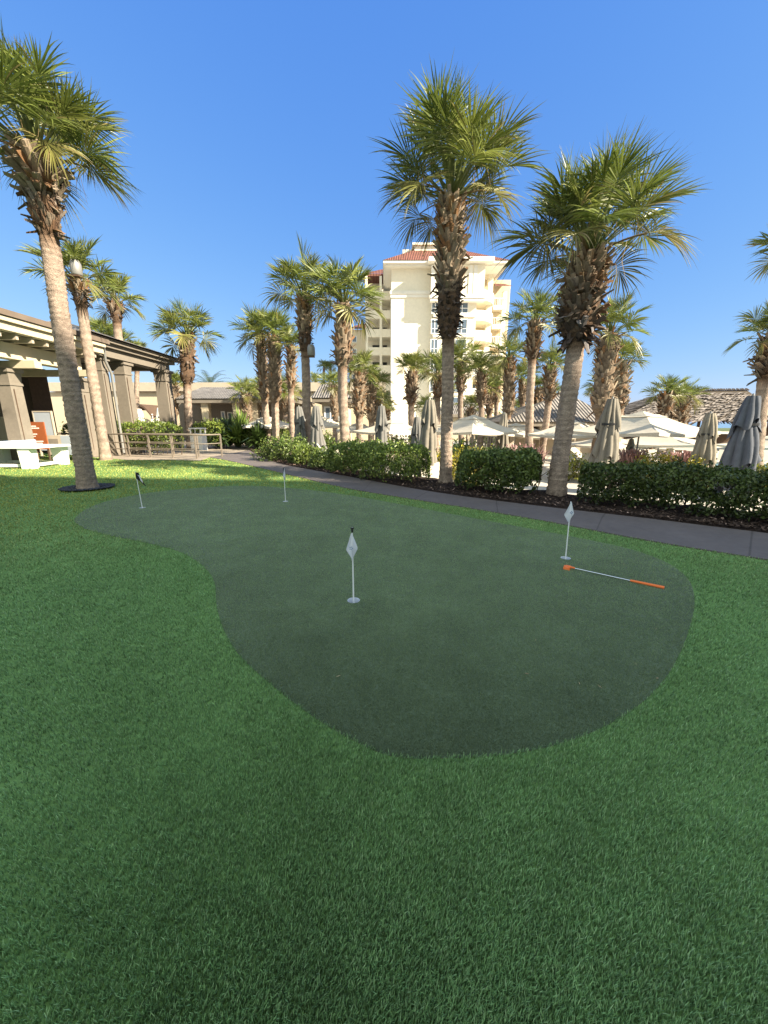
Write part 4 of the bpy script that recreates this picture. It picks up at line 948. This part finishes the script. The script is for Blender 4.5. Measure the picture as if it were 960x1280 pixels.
# ------------------------------------------------------------------ table tennis table
tx,ty=g(20,580)
TT=thing('table_tennis_table','white outdoor table tennis table with pale blue net on the lawn','table tennis table',(-14.0,14.3,0))
a_=gp(47,585); b_=gp(73,580)
X1=-12.15; X0=X1-2.74-.35; Y0=13.35; Y1=Y0+1.70
MB().box(X0,X1+.05,Y0-.05,Y1+.05,.715,.775).build('table_top',M['white'],TT)
mb=MB(); mb.box(X0,X1+.051,Y0+.80,Y0+.815,.7765,.779); mb.build('centre_line',M['alum'],TT)
for lx in (X1-.42,X0+.4):
    for ly in (Y0+.02,Y1-.32): MB().box(lx-.18,lx+.18,ly,ly+.30,0,.713,inset=-.12).build('leg',M['white'],TT)
mb=MB(); mb.box(X0+.6,X1-.62,Y0+.12,Y0+.22,.06,.16); mb.box(X0+.6,X1-.62,Y1-.22,Y1-.12,.06,.16); mb.build('floor_beam',M['white'],TT)
mb=MB(); mb.box(X1-.47,X1-.37,Y0+.34,Y1-.34,.06,.16); mb.build('cross_beam',M['white'],TT)
MB().box((X0+X1)/2-.015,(X0+X1)/2+.015,Y0-.12,Y1+.12,.78,.945).build('net',M['net'],TT)
# ------------------------------------------------------------------ portico (left): near cream pergola and far tiled roof
def column(par,x,y,w,z1,cap=M['taupe'],mt=M['taupe']):
    mb=MB(); mb.box(x-w/2,x+w/2,y-w/2,y+w/2,.12,z1-.62,inset=.12); mb.box(x-w*.56,x+w*.56,y-w*.56,y+w*.56,0,.12)
    mb.box(x-w*.50,x+w*.50,y-w*.50,y+w*.50,z1-.62,z1-.52); mb.box(x-w*.45,x+w*.45,y-w*.45,y+w*.45,z1-.52,z1-.14,inset=-.12)
    mb.box(x-w*.62,x+w*.62,y-w*.62,y+w*.62,z1-.14,z1)
    o=mb.build('column',mt,par)
    mb=MB(); mb.box(x+w*.49,x+w*.505,y-w*.30,y-w*.24,.3,z1-.75); mb.build('groove',M['wood'],o)
PA=thing('covered_walkway','cream beamed open walkway with thick tapered columns at the left','building',(-15,14,0))
for yy in (10.8,15.4,18.6): column(PA,-14.45 if yy<18 else -14.2,yy,.56,3.60)
for yy in (12.5,18.0): column(PA,-19.5,yy,.6,3.60)
mb=MB(); mb.box(-14.15,-13.65,6,18.2,3.88,4.42); mb.build('main_beam',M['cream'],PA)
for yy in (10.8,15.4,18.0): MB().box(-20,-13.2,yy-.16,yy+.16,3.605,3.87).build('cross_beam',M['cream'],PA)
mb=MB(); yy=6.3
while yy<18.3: mb.box(-21,-12.9,yy,yy+.10,4.43,4.63); yy+=.62
mb.build('rafters',M['beige'],PA)
mb=MB(); mb.box(-13.05,-12.75,5.8,18.5,4.64,4.90); mb.box(-12.9,-12.62,5.8,18.5,4.91,5.06); mb.build('fascia',M['cream'],PA)
mb=MB(); mb.add([(-12.55,5.7,5.07),(-12.55,18.7,5.07),(-17.5,18.7,5.8),(-17.5,5.7,5.8),(-12.55,5.7,5.26),(-12.55,18.7,5.26),(-17.5,18.7,6.02),(-17.5,5.7,6.02)],[[0,3,2,1],[4,5,6,7],[0,1,5,4],[1,2,6,5],[2,3,7,6],[3,0,4,7]]); mb.build('roof',M['roofbrown'],PA)
mb=MB(); mb.box(-19.2,-19.0,6,20.6,0,4.42); mb.build('back_wall',M['taupe'],PA)
MB().box(-19.3,-18.5,20.8,22.0,0,4.42).build('dark_pillar',M['wood'],PA)
MB().box(-20.9,-13.2,6,18.2,4.635,4.66).build('ceiling_boards',M['beige'],PA)
PB=thing('tiled_portico','grey portico with hipped tiled roof and square pillars behind the hedge','building',(-15,21,0))
for (xx,yy,w) in ((-13.6,19.3,.5),(-13.6,20.9,.62),(-13.3,24.1,.72),(-18.6,24.1,.7)): column(PB,xx,yy,w,4.62)
mb=MB(); mb.box(-13.75,-13.15,18.4,24.7,4.64,5.02); mb.box(-19,-13.8,24.1,24.6,4.64,5.0); mb.box(-19,-13.8,18.4,18.9,4.64,5.0); mb.build('entablature',M['taupe'],PB)
mb=MB(); mb.box(-19.4,-12.95,18.0,25.0,5.04,5.22); mb.box(-19.5,-12.75,17.8,25.2,5.225,5.40); mb.build('cornice',M['taupe'],PB)
ex0,ex1,ey0,ey1,ez=-19.6,-12.55,17.6,25.4,5.41; rx,ry0,ry1,rz=-16.1,20.6,22.4,6.55
mb=MB(); mb.quad((ex1,ey0,ez),(ex1,ey1,ez),(rx,ry1,rz),(rx,ry0,rz)); mb.quad((ex0,ey1,ez),(ex0,ey0,ez),(rx,ry0,rz),(rx,ry1,rz)); mb.build('roof',M['greytile2'],PB)
mb=MB(); mb.add([(ex0,ey0,ez),(ex1,ey0,ez),(rx,ry0,rz)],[[0,1,2]]); mb.add([(ex1,ey1,ez),(ex0,ey1,ez),(rx,ry1,rz)],[[0,1,2]]); mb.build('roof_hip',M['greytile'],PB)
mb=MB(); mb.tube([(-13.0,18.9,5.0),(-13.15,19.1,4.4),(-13.16,19.4,3.9),(-13.16,19.4,.1)],.06,8); mb.build('downpipe',M['alum'],PB,True)
# things beside the portico
x,y,_=zb(54,16.2,0); SG=thing('sign_board','rust-orange notice board with white lines of text behind the table','sign',(x,y,0))
MB().box(x-.33,x+.33,y,y+.05,.5,1.62).build('panel',M['board'],SG)
mb=MB(); mb.box(x-.28,x-.22,y+.052,y+.10,0,1.5); mb.box(x+.22,x+.28,y+.052,y+.10,0,1.5); mb.build('post',M['wood'],SG)
mb=MB(); rr=np.random.default_rng(3)
for (z,w,h) in ((1.42,.26,.05),(1.34,.34,.05),(1.10,.22,.045),(1.02,.16,.03),(.80,.42,.05),(.72,.40,.05)):
    xx=x-.26
    while xx<x-.26+w: l=rr.uniform(.03,.06); mb.box(xx,xx+l,y-.004,y-.001,z,z+h); xx+=l+.012
mb.build('text_lines',M['white'],SG)
x,y,_=zb(64,17.6,0); SC=thing('upright_panel','blue-grey upright panel leaning behind the orange board','panel',(x,y,0))
MB().box(x-.40,x+.36,y,y+.06,.35,2.05).build('sheet',M['bluegrey'],SC); mb=MB(); mb.box(x-.44,x+.40,y-.02,y+.08,2.052,2.10); mb.box(x-.44,x-.405,y-.02,y+.08,0,2.05); mb.box(x+.365,x+.40,y-.02,y+.08,0,2.05); mb.build('frame',M['beige'],SC)
x,y,_=zb(78,16.4,0); CB=thing('storage_cabinet','low beige cabinet with blue-grey side next to the left palm trunk','cabinet',(x,y,0))
MB().box(x-.48,x+.10,y,y+.7,.25,1.06).build('body',M['beige'],CB); MB().box(x+.103,x+.50,y,y+.7,.25,1.05).build('side_panel',M['bluegrey'],CB); MB().box(x+.503,x+.60,y+.02,y+.68,.1,1.02).build('end_board',M['board'],CB); MB().box(x-.40,x-.02,y-.012,y-.002,.38,.92).build('door',M['taupe'],CB)
mb=MB(); [mb.box(x+a-.03,x+a+.03,y+b_-.03,y+b_+.03,0,.25) for a in (-.42,.44) for b_ in (.08,.6)]; mb.build('leg',M['wood'],CB)
x,y,_=zb(8,16.4,0); tag(MB().box(x-.7,x+.55,y,y+.8,0,1.75).box(x-.75,x+.6,y-.05,y+.85,1.752,1.83).build('masonry_pier',M['beige']),'beige masonry pier left of the first thick column','pier')
# ------------------------------------------------------------------ clubhouse beyond
CH=thing('clubhouse','low cream clubhouse with flat parapet wall and tiled porch roofs','building',(-10,34,0))
def box_px(mb,px0,px1,py0,py1,Y,dep,z0=None):
    a=at(px0,py0,Y); b=at(px1,py1,Y); mb.box(a[0],b[0],Y,Y+dep,b[2] if z0 is None else z0,a[2])
mb=MB(); box_px(mb,60,480,490,530,42,8,-.3); mb.build('parapet_wall',M['cream'],CH)
mb=MB(); box_px(mb,58,482,478,489,41.6,9); mb.build('parapet_cap',M['beige'],CH)
mb=MB(); box_px(mb,62,200,440,478,46,.5); 
mb2=MB(); box_px(mb2,222,365,503,533,36,5,-.3); mb2.build('porch_wall',M['taupe'],CH)
def hip(px0,px1,pye,pyr,pr0,pr1,Yf,Yb,par):
    a=at(px0,pye,Yf); b=at(px1,pye,Yf); z=a[2]; r0=at(pr0,pyr,(Yf+Yb)/2); r1=at(pr1,pyr,(Yf+Yb)/2)
    m_=MB(); m_.quad((a[0],Yf,z),(b[0],Yf,z),r1,r0); m_.quad((b[0],Yb,z),(a[0],Yb,z),r0,r1); m_.build('roof',M['greytile'],par)
    m_=MB(); m_.add([(a[0],Yb,z),(a[0],Yf,z),r0],[[0,1,2]]); m_.add([(b[0],Yf,z),(b[0],Yb,z),r1],[[0,1,2]]); m_.build('roof_hip',M['greytile2'],par)
    m_=MB(); m_.box(a[0]+.1,b[0]-.1,Yf+.1,Yb-.1,z-.35,z-.01); m_.build('eave',M['taupe'],par)
hip(218,372,498,484,252,345,32.5,41,CH)
for px in (262,300,322): 
    x,y,_=zb(px,33.2,0); column(CH,x,y,.62,3.35,mt=M['cream'])
def window(par,px0,px1,py0,py1,Y,fr=.08,mull=1,nm='window'):
    a=at(px0,py0,Y); b=at(px1,py1,Y); m_=MB(); m_.box(a[0],b[0],Y-.05,Y-.01,b[2],b[2]+fr); m_.box(a[0],b[0],Y-.05,Y-.01,a[2]-fr,a[2])
    m_.box(a[0],a[0]+fr,Y-.049,Y-.011,b[2]+fr,a[2]-fr); m_.box(b[0]-fr,b[0],Y-.049,Y-.011,b[2]+fr,a[2]-fr)
    for k in range(mull):
        c=a[0]+(b[0]-a[0])*(k+1)/(mull+1); m_.box(c-fr*.35,c+fr*.35,Y-.047,Y-.013,b[2]+fr,a[2]-fr)
    w=m_.build(nm,M['white'],par); m_=MB(); m_.box(a[0]+.01,b[0]-.01,Y-.025,Y-.015,b[2]+.01,a[2]-.01); m_.build('pane',M['glass'],w)
    return w
window(CH,284,292,515,531,35.98,.1,0); window(CH,276,283,514,531,35.98,.1,0); window(CH,314,334,513,523,35.98,.12,2)
x,y,z=at(298,511,34.5); MB().tube([(x,y,z+.12),(x,y,z),(x,y,z-.18)],[.05,.13,.10],10).build('porch_lamp',M['black'],CH)
mb=MB(); box_px(mb,402,432,497,531,34,6,-.3); mb.build('bay_wall',M['cream'],CH)
hip(388,440,497,480,402,418,33.2,40.5,CH)
window(CH,405,421,508,526,33.98,.13,1); window(CH,423,429,506,526,33.98,.1,0)
# blue awning seen through the portico
x0,y0,z0_=at(166,505,38); x1,_,z1_=at(190,520,38)
AW=thing('arched_awning','rust-edged arched awning seen between the portico pillars','awning',((x0+x1)/2,38,0))
mb=MB(); K=12; V=[]
for k in range(K+1):
    t=k/K; X_=x0+(x1-x0)*t; Z_=z1_+(z0_-z1_)*math.sin(PI*(.25+.75*t)); V+=[(X_,38,Z_),(X_,41,Z_),(X_,38,Z_-.22),(X_,41,Z_-.22)]
mb.add(V,[[4*k+a,4*k+4+a,4*k+4+b_,4*k+b_] for k in range(K) for a,b_ in ((0,1),(2,0),(3,2),(1,3))]); mb.build('canopy',M['wood'],AW)
mb=MB(); mb.box(x0+.05,x0+.2,38.1,38.25,-.02,z1_+.3); mb.box(x1-.2,x1-.05,38.1,38.25,-.02,z1_+.2); mb.build('post',M['white'],AW)
mb=MB(); mb.box(x0+.2,x1-.2,40.9,40.95,-.02,z1_-.3); mb.build('back_panel',M['bluegrey'],AW)
# ------------------------------------------------------------------ bar with hip tiled roof, roofed lattice, thatched pavilion
BR=thing('poolside_bar','open bar with grey hipped tile roof behind the bulging palm','building',(6,26,DECK_Z))
a=at(632,527,23.5); b=at(775,527,23.5); z=a[2]; r0=at(698,493,27); r1=at(712,493,27)
mb=MB(); mb.quad((a[0],23.5,z),(b[0],23.5,z),r1,r0); mb.quad((b[0],30.5,z),(a[0],30.5,z),r0,r1); mb.build('roof',M['greytile'],BR)
mb=MB(); mb.add([(a[0],30.5,z),(a[0],23.5,z),r0],[[0,1,2]]); mb.add([(b[0],23.5,z),(b[0],30.5,z),r1],[[0,1,2]]); mb.build('roof_hip',M['greytile2'],BR)
MB().tube([r0,(r0[0],r0[1],r0[2]+.12),(r1[0],r1[1],r1[2]+.12)],.1,6).build('ridge_cap',M['taupe'],BR)
mb=MB(); mb.box(a[0]+.05,b[0]-.05,23.6,30.4,z-.28,z-.01); mb.build('fascia',M['taupe'],BR)
mb=MB(); mb.box(a[0]+.8,b[0]-.8,27,27.2,DECK_Z,z-.29); mb.build('back_wall',M['wood'],BR)
mb=MB(); mb.box(a[0]+.8,b[0]-.8,24.4,25.0,DECK_Z,DECK_Z+1.1); mb.build('counter',M['beige'],BR)
for t in (.02,.33,.66,.98):
    xx=a[0]+.5+(b[0]-a[0]-1)*t; MB().box(xx-.15,xx+.15,23.9,24.2,DECK_Z,z-.285).build('post',M['beige'],BR)
LT=thing('tiled_annex','low annex with pale grey tiled slope at the foot of the hotel','building',at(575,520,45))
a=at(548,518,44); b=at(608,518,44); c=at(604,503,47); d_=at(553,503,47)
mb=MB(); mb.quad(a,b,c,d_); mb.build('roof',M['greytile'],LT); mb=MB(); mb.box(a[0]+.3,b[0]-.3,44.4,48,DECK_Z,a[2]-.05); mb.build('wall',M['cream'],LT)
mb=MB(); mb.box(a[0],b[0],44,44.2,a[2]-.3,a[2]-.006); mb.build('eave',M['taupe'],LT)
TH=thing('thatched_pavilion','open pavilion with a long shaggy thatched roof at the right','pavilion',at(880,525,32))
Yf,Yb=29.5,37.5; ea=at(778,524,Yf); eb=at(985,524,Yf); ze=ea[2]; ra=at(842,489,33.5); rb=at(934,488,33.5)
rr=np.random.default_rng(42); mb=MB()
def thatch_face(A,B,Cc,D,rows,per):
    A,B,Cc,D=[np.array(q,float) for q in (A,B,Cc,D)]
    nrm=np.cross(B-A,D-A); nrm/=np.linalg.norm(nrm); nrm = nrm if nrm[2]>0 else -nrm
    for r in range(rows):
        t=r/rows; L_=A*(1-t)+D*t; R_=B*(1-t)+Cc*t; n=max(3,int(per*np.linalg.norm(R_-L_)))
        dn=(A-D)/np.linalg.norm(A-D); sd=(R_-L_)/max(.01,np.linalg.norm(R_-L_))
        for k in range(n):
            u=(k+rr.random())/n; q=L_*(1-u)+R_*u; w=rr.uniform(.10,.24); l=np.linalg.norm(A-D)/rows*rr.uniform(1.2,1.9)
            top=q+nrm*.03; bot=q+dn*l+nrm*rr.uniform(.06,.20)
            c=np.array([.235,.21,.195])*rr.uniform(.45,1.35)
            mb.add([top-sd*w*.6,top+sd*w*.6,bot+sd*w*.5+dn*rr.uniform(0,.12),bot-sd*w*.5],[[0,1,2,3]],np.vstack([c*.5,c*.5,c*1.1,c*1.1]))
    mb.add([A,B,Cc,D],[[0,1,2,3]],np.array([.09,.075,.06]))
thatch_face(ea,eb,rb,ra,13,5.5); thatch_face((ea[0],Yb,ze),ea,ra,ra,12,5.5); thatch_face(eb,(eb[0],Yb,ze),rb,rb,10,5); thatch_face((eb[0],Yb,ze),(ea[0],Yb,ze),ra,rb,4,2)
mb.build('thatch_roof',M['thatch'],TH)
mb=MB(); n=40
for k in range(n): q=np.array(ra)*(1-k/(n-1))+np.array(rb)*(k/(n-1)); mb.tube([tuple(q+[0,-.15,0]),tuple(q+[rr.normal(0,.05),.05,.18])],[.06,.03],5,(.12,.10,.09))
mb.build('ridge_tufts',M['thatch'],TH)
for xx in np.linspace(ea[0]+.7,eb[0]-.7,6):
    for yy in (Yf+.6,Yb-.6): MB().tube([(xx,yy,DECK_Z),(xx,yy,ze+.25)],.13,10).build('post',M['wood'],TH,True)
mb=MB(); mb.box(ea[0]+.5,eb[0]-.5,Yf+.52,Yf+.68,ze+.02,ze+.2); mb.build('eave_beam',M['wood'],TH)
mb=MB(); mb.box(ea[0]+1.5,eb[0]-1.5,32,33,DECK_Z,DECK_Z+1.1); mb.build('counter',M['wood'],TH)
# ------------------------------------------------------------------ hotel
HT=thing('hotel','tall cream hotel with red tiled roof and rounded balconies','building',(5,72,-.7))
GZ=-.75
def X(px,Y): return at(px,400,Y)[0] if False else (px-480)/F_PX*(Y*CP)   # refined below
def px_x(px,py,Y): return at(px,py,Y)[0]
def zz(py,Y): return at(480,py,Y)[2]
YF=70.0
xl=px_x(489,420,YF); xm=px_x(540,420,YF); xr=px_x(592,420,YF); xe=px_x(615,420,YF+2)
ztop=zz(336,YF)
mb=MB(); mb.box(xl,xm-.01,YF,YF+16,GZ,ztop); mb.build('wall',M['stuccoY'],HT,)
mb=MB(); mb.box(xm,xr,YF-1.0,YF+16,GZ,ztop); mb.build('bay_wall',M['stuccoY'],HT)
# top storey of the bay stands proud with a ledge
zl=zz(371,YF-1); mb=MB(); mb.box(xm-.5,xr+.9,YF-2.0,YF-1.01,zl,ztop-.02); mb.build('bay_top',M['stuccoY'],HT)
mb=MB(); mb.box(xm-.8,xr+1.2,YF-2.3,YF-1.012,zl-.5,zl-.005); mb.box(xm-.65,xr+1.05,YF-2.15,YF-1.014,zl-.95,zl-.505)
zbelt=zz(366,YF); mb.box(xl-.25,xm-.52,YF-.3,YF-.004,zbelt-.25,zbelt+.25); mb.box(xl-.15,xm-.52,YF-.18,YF-.004,zbelt-.75,zbelt-.253); mb.build('belt_course',M['trim'],HT)
mb=MB(); 
for px in (541,549,588,594): xx=px_x(px,350,YF-2); MB().box(xx-.28,xx+.28,YF-2.14,YF-2.004,zl+.1,ztop-.2).build('pilaster',M['trim'],HT)
# cornice and roof
mb=MB(); mb.box(xl-1.0,xe+.6,YF-1.2,YF+16,ztop+.005,ztop+.28); mb.box(xl-1.35,xe+1.2,YF-1.7,YF+16.3,ztop+.285,ztop+.62); mb.box(xm-1.2,xr+2.0,YF-3.2,YF-1.71,ztop+.006,ztop+.61); mb.build('cornice',M['trim'],HT)
ez=ztop+.63; A=(xl-1.4,YF-1.8,ez); B=(xe+1.2,YF-1.8,ez); Cb=(xe+1.2,YF+16.4,ez); Db=(xl-1.4,YF+16.4,ez)
zr=zz(311,YF+7); R0=(xl+6.2,YF+6,zr); R1=(xe-8.5,YF+6,zr); R2=(xe-8.5,YF+9,zr); R3=(xl+6.2,YF+9,zr)
mb=MB(); mb.quad(A,B,R1,R0); mb.quad(Cb,Db,R3,R2); mb.quad(R0,R1,R2,R3); mb.build('roof',M['redtile'],HT)
mb=MB(); mb.quad(Db,A,R0,R3); mb.quad(B,Cb,R2,R1); mb.build('roof_hip',M['redtile2'],HT)
a0=px_x(518,310,YF+4); a1=px_x(548,310,YF+4); mb=MB(); mb.box(a0,a1,YF+3.4,YF+8,ez+1.5,zz(309,YF+4)); mb.box(a0-.4,a1+.4,YF+3,YF+8.4,zz(309,YF+4)+.004,zz(306.5,YF+4)); a2=px_x(503,314,YF+6); mb.box(a2,a0-.41,YF+5,YF+8,ez+1.5,zz(315,YF+6)); mb.build('roof_house',M['stuccoY'],HT)
# windows down the bay and wall
zf0=zz(392,YF-1); fh=3.12
for k in range(9):
    z0=zf0-k*fh
    if z0<1: break
    for (c,w) in ((543.8,.62),(577.5,1.0)):
        xx=px_x(c,390,YF-1); w_=MB(); h=2.3; fr=.12; Yw=YF-1.0
        w_.box(xx-w,xx+w,Yw-.10,Yw-.005,z0-.02,z0+fr); w_.box(xx-w,xx+w,Yw-.10,Yw-.005,z0+h-fr,z0+h); 
        for q in (-w,w-fr,-fr/2): w_.box(xx+q,xx+q+fr,Yw-.098,Yw-.007,z0+fr,z0+h-fr)
        w_.box(xx-w+fr,xx+w-fr,Yw-.092,Yw-.008,z0+.75,z0+.85)
        wo=w_.build('window',M['white'],HT); m_=MB(); m_.box(xx-w+.02,xx+w-.02,Yw-.05,Yw-.02,z0+.02,z0+h-.02); m_.build('pane',M['glass'],wo)
    m_=MB(); m_.box(xm+.05,xr-.05,YF-1.25,YF-1.004,z0-.55,z0-.25); m_.build('sill_course',M['trim'],HT)
# rounded balconies on the right corner
mb=MB(); mb.box(xr+.01,px_x(628,420,YF+8),YF+5,YF+16,GZ,ztop); mb.build('recessed_wall',M['stuccoP'],HT)
mb=MB(); xx=px_x(610,400,YF+1); mb.box(xe-1.1,xe-.2,YF+2.4,YF+3.2,GZ,ztop); mb.build('balcony_pier',M['stuccoY'],HT)
bz=zz(352,YF)
for k in range(8):
    z0=zz(372.5,YF)-k*fh
    if z0<0: break
    cx=xr+.01; n=18; rx_=xe-xr+.3
    pts=[(cx+rx_*math.sin(t)*1.0, YF+5-5.6*math.cos(t)**.8 if math.cos(t)>0 else YF+5) for t in np.linspace(0,PI/2,n)]
    loop=[(cx,YF+5)]+[(cx,YF-.6)]+pts[1:]
    m_=MB(); nL=len(loop); Vt=[(p[0],p[1],z0) for p in loop]; Vb=[(p[0],p[1],z0-.42) for p in loop]
    m_.poly(Vt); m_.poly(Vb[::-1]); m_.add(Vt+Vb,[[i,(i+1)%nL,nL+(i+1)%nL,nL+i] for i in range(nL)]); bal=m_.build('balcony',M['stuccoY'],HT)
    m_=MB(); m_.tube([(p[0],p[1],z0+1.1) for p in loop[1:]],.06,6); m_.tube([(p[0],p[1],z0+.15) for p in loop[1:]],.04,6)
    L2=[np.array(p) for p in loop[1:]]
    for i in range(len(L2)-1):
        for t in (0,.25,.5,.75): q=L2[i]*(1-t)+L2[i+1]*t; m_.box(q[0]-.025,q[0]+.025,q[1]-.025,q[1]+.025,z0,z0+1.08)
    m_.build('balustrade',M['white'],bal)
    m_=MB(); m_.box(xr+1.0,xe-1.8,YF+4.9,YF+4.98,z0+.05,z0+2.3); m_.build('balcony_door',M['glass'],bal)
    # outer right balconies further round
    m_=MB(); xo=px_x(627,400,YF+6)-2.2; m_.box(xe+.3,xo+2.2,YF+3.6,YF+9,z0-.8,z0-.1); b2=m_.build('balcony',M['stuccoY'],HT)
    m_=MB(); m_.box(xe+.3,xo+2.2,YF+3.6,YF+3.66,z0+.95,z0+1.05)
    for q in np.arange(xe+.4,xo+2.2,.3): m_.box(q,q+.05,YF+3.6,YF+3.65,z0-.1,z0+.95)
    m_.build('balustrade',M['white'],b2)
mb=MB(); xo=px_x(627,400,YF+6)-2.2; mb.box(xo+1.5,xo+2.2,YF+3.7,YF+4.4,GZ,ztop-2.2); mb.build('balcony_pier',M['stuccoY'],HT)
mb=MB(); mb.quad((xe+.4,YF+3,ztop-1.6),(xo+2.9,YF+3,ztop-1.6),(xo-.2,YF+9,ztop+1.4),(xe+.4,YF+9,ztop+1.4)); mb.build('side_roof',M['redtile'],HT)
# shaded set-back wing on the left with balconies
yl=YF+9; x0=px_x(457,420,yl); x1=xl-.02; zt=zz(345,yl)
mb=MB(); mb.box(x0+.3,x1,yl+4,yl+14,GZ,zt); mb.build('rear_wing',M['stuccoY'],HT)
mb=MB(); mb.quad((x0-.5,yl,zt+.4),(x1,yl,zt+.4),(x1,yl+6,zt+3.2),(x0+3,yl+6,zt+3.2)); mb.box(x0-.4,x1,yl,yl+4,zt,zt+.38); mb.build('rear_roof',M['redtile'],HT)
for k in range(9):
    z0=zz(372,yl)-k*fh*1.05
    if z0<0: break
    m_=MB(); m_.box(x0,x1-.01,yl,yl+3.99,z0-.35,z0); m_.box(x0,x1-.01,yl,yl+.15,z0+.001,z0+1.1); b2=m_.build('balcony',M['stuccoY'],HT)
    m_=MB(); m_.box(x0+1.2,x0+2.6,yl+3.9,yl+3.98,z0+.02,z0+2.2); m_.box(x0+3.3,x1-.6,yl+3.9,yl+3.98,z0+.02,z0+2.2); m_.build('balcony_door',M['dark'],b2)
mb=MB(); [mb.box(q,q+.45,yl-.05,yl+.4,GZ,zt) for q in (x0,x0+2.7)]; mb.build('balcony_pier',M['stuccoY'],HT)
LW=thing('hotel_wing','lower pink-roofed wing far behind the stout palm','building',at(447,470,95))
a=at(436,412,95); b=at(458,412,95); mb=MB(); mb.box(a[0],b[0]+2,95,105,GZ,a[2]); mb.build('wall',M['stuccoP'],LW); mb=MB(); mb.quad((a[0]-.6,94.4,a[2]+.01),(b[0]+2,94.4,a[2]+.01),(b[0]+2,100,a[2]+2.4),(a[0]+2.5,100,a[2]+2.4)); mb.build('roof',M['redtile'],LW)
for k in range(6): window(LW,440,446,420+k*16,428+k*16,94.98,.12,0)
# the wing behind the camera that throws the lawn into shade
mb=MB()
def edge(x): return -16.9-.1*x
for xa, xb, H_ in ((22, 69.5, 45), (69.5, 150, 42.5)):
    V=[(xa,edge(xa),-.7),(xb,edge(xb),-.7),(xb,edge(xb)-18,-.7),(xa,edge(xa)-18,-.7)]; V+=[(p[0],p[1],H_) for p in V]
    mb.add(V,[[0,1,5,4],[1,2,6,5],[2,3,7,6],[3,0,4,7],[4,5,6,7]])
struct(mb.build('resort_building',M['trim']))
bpy.context.view_layer.update()
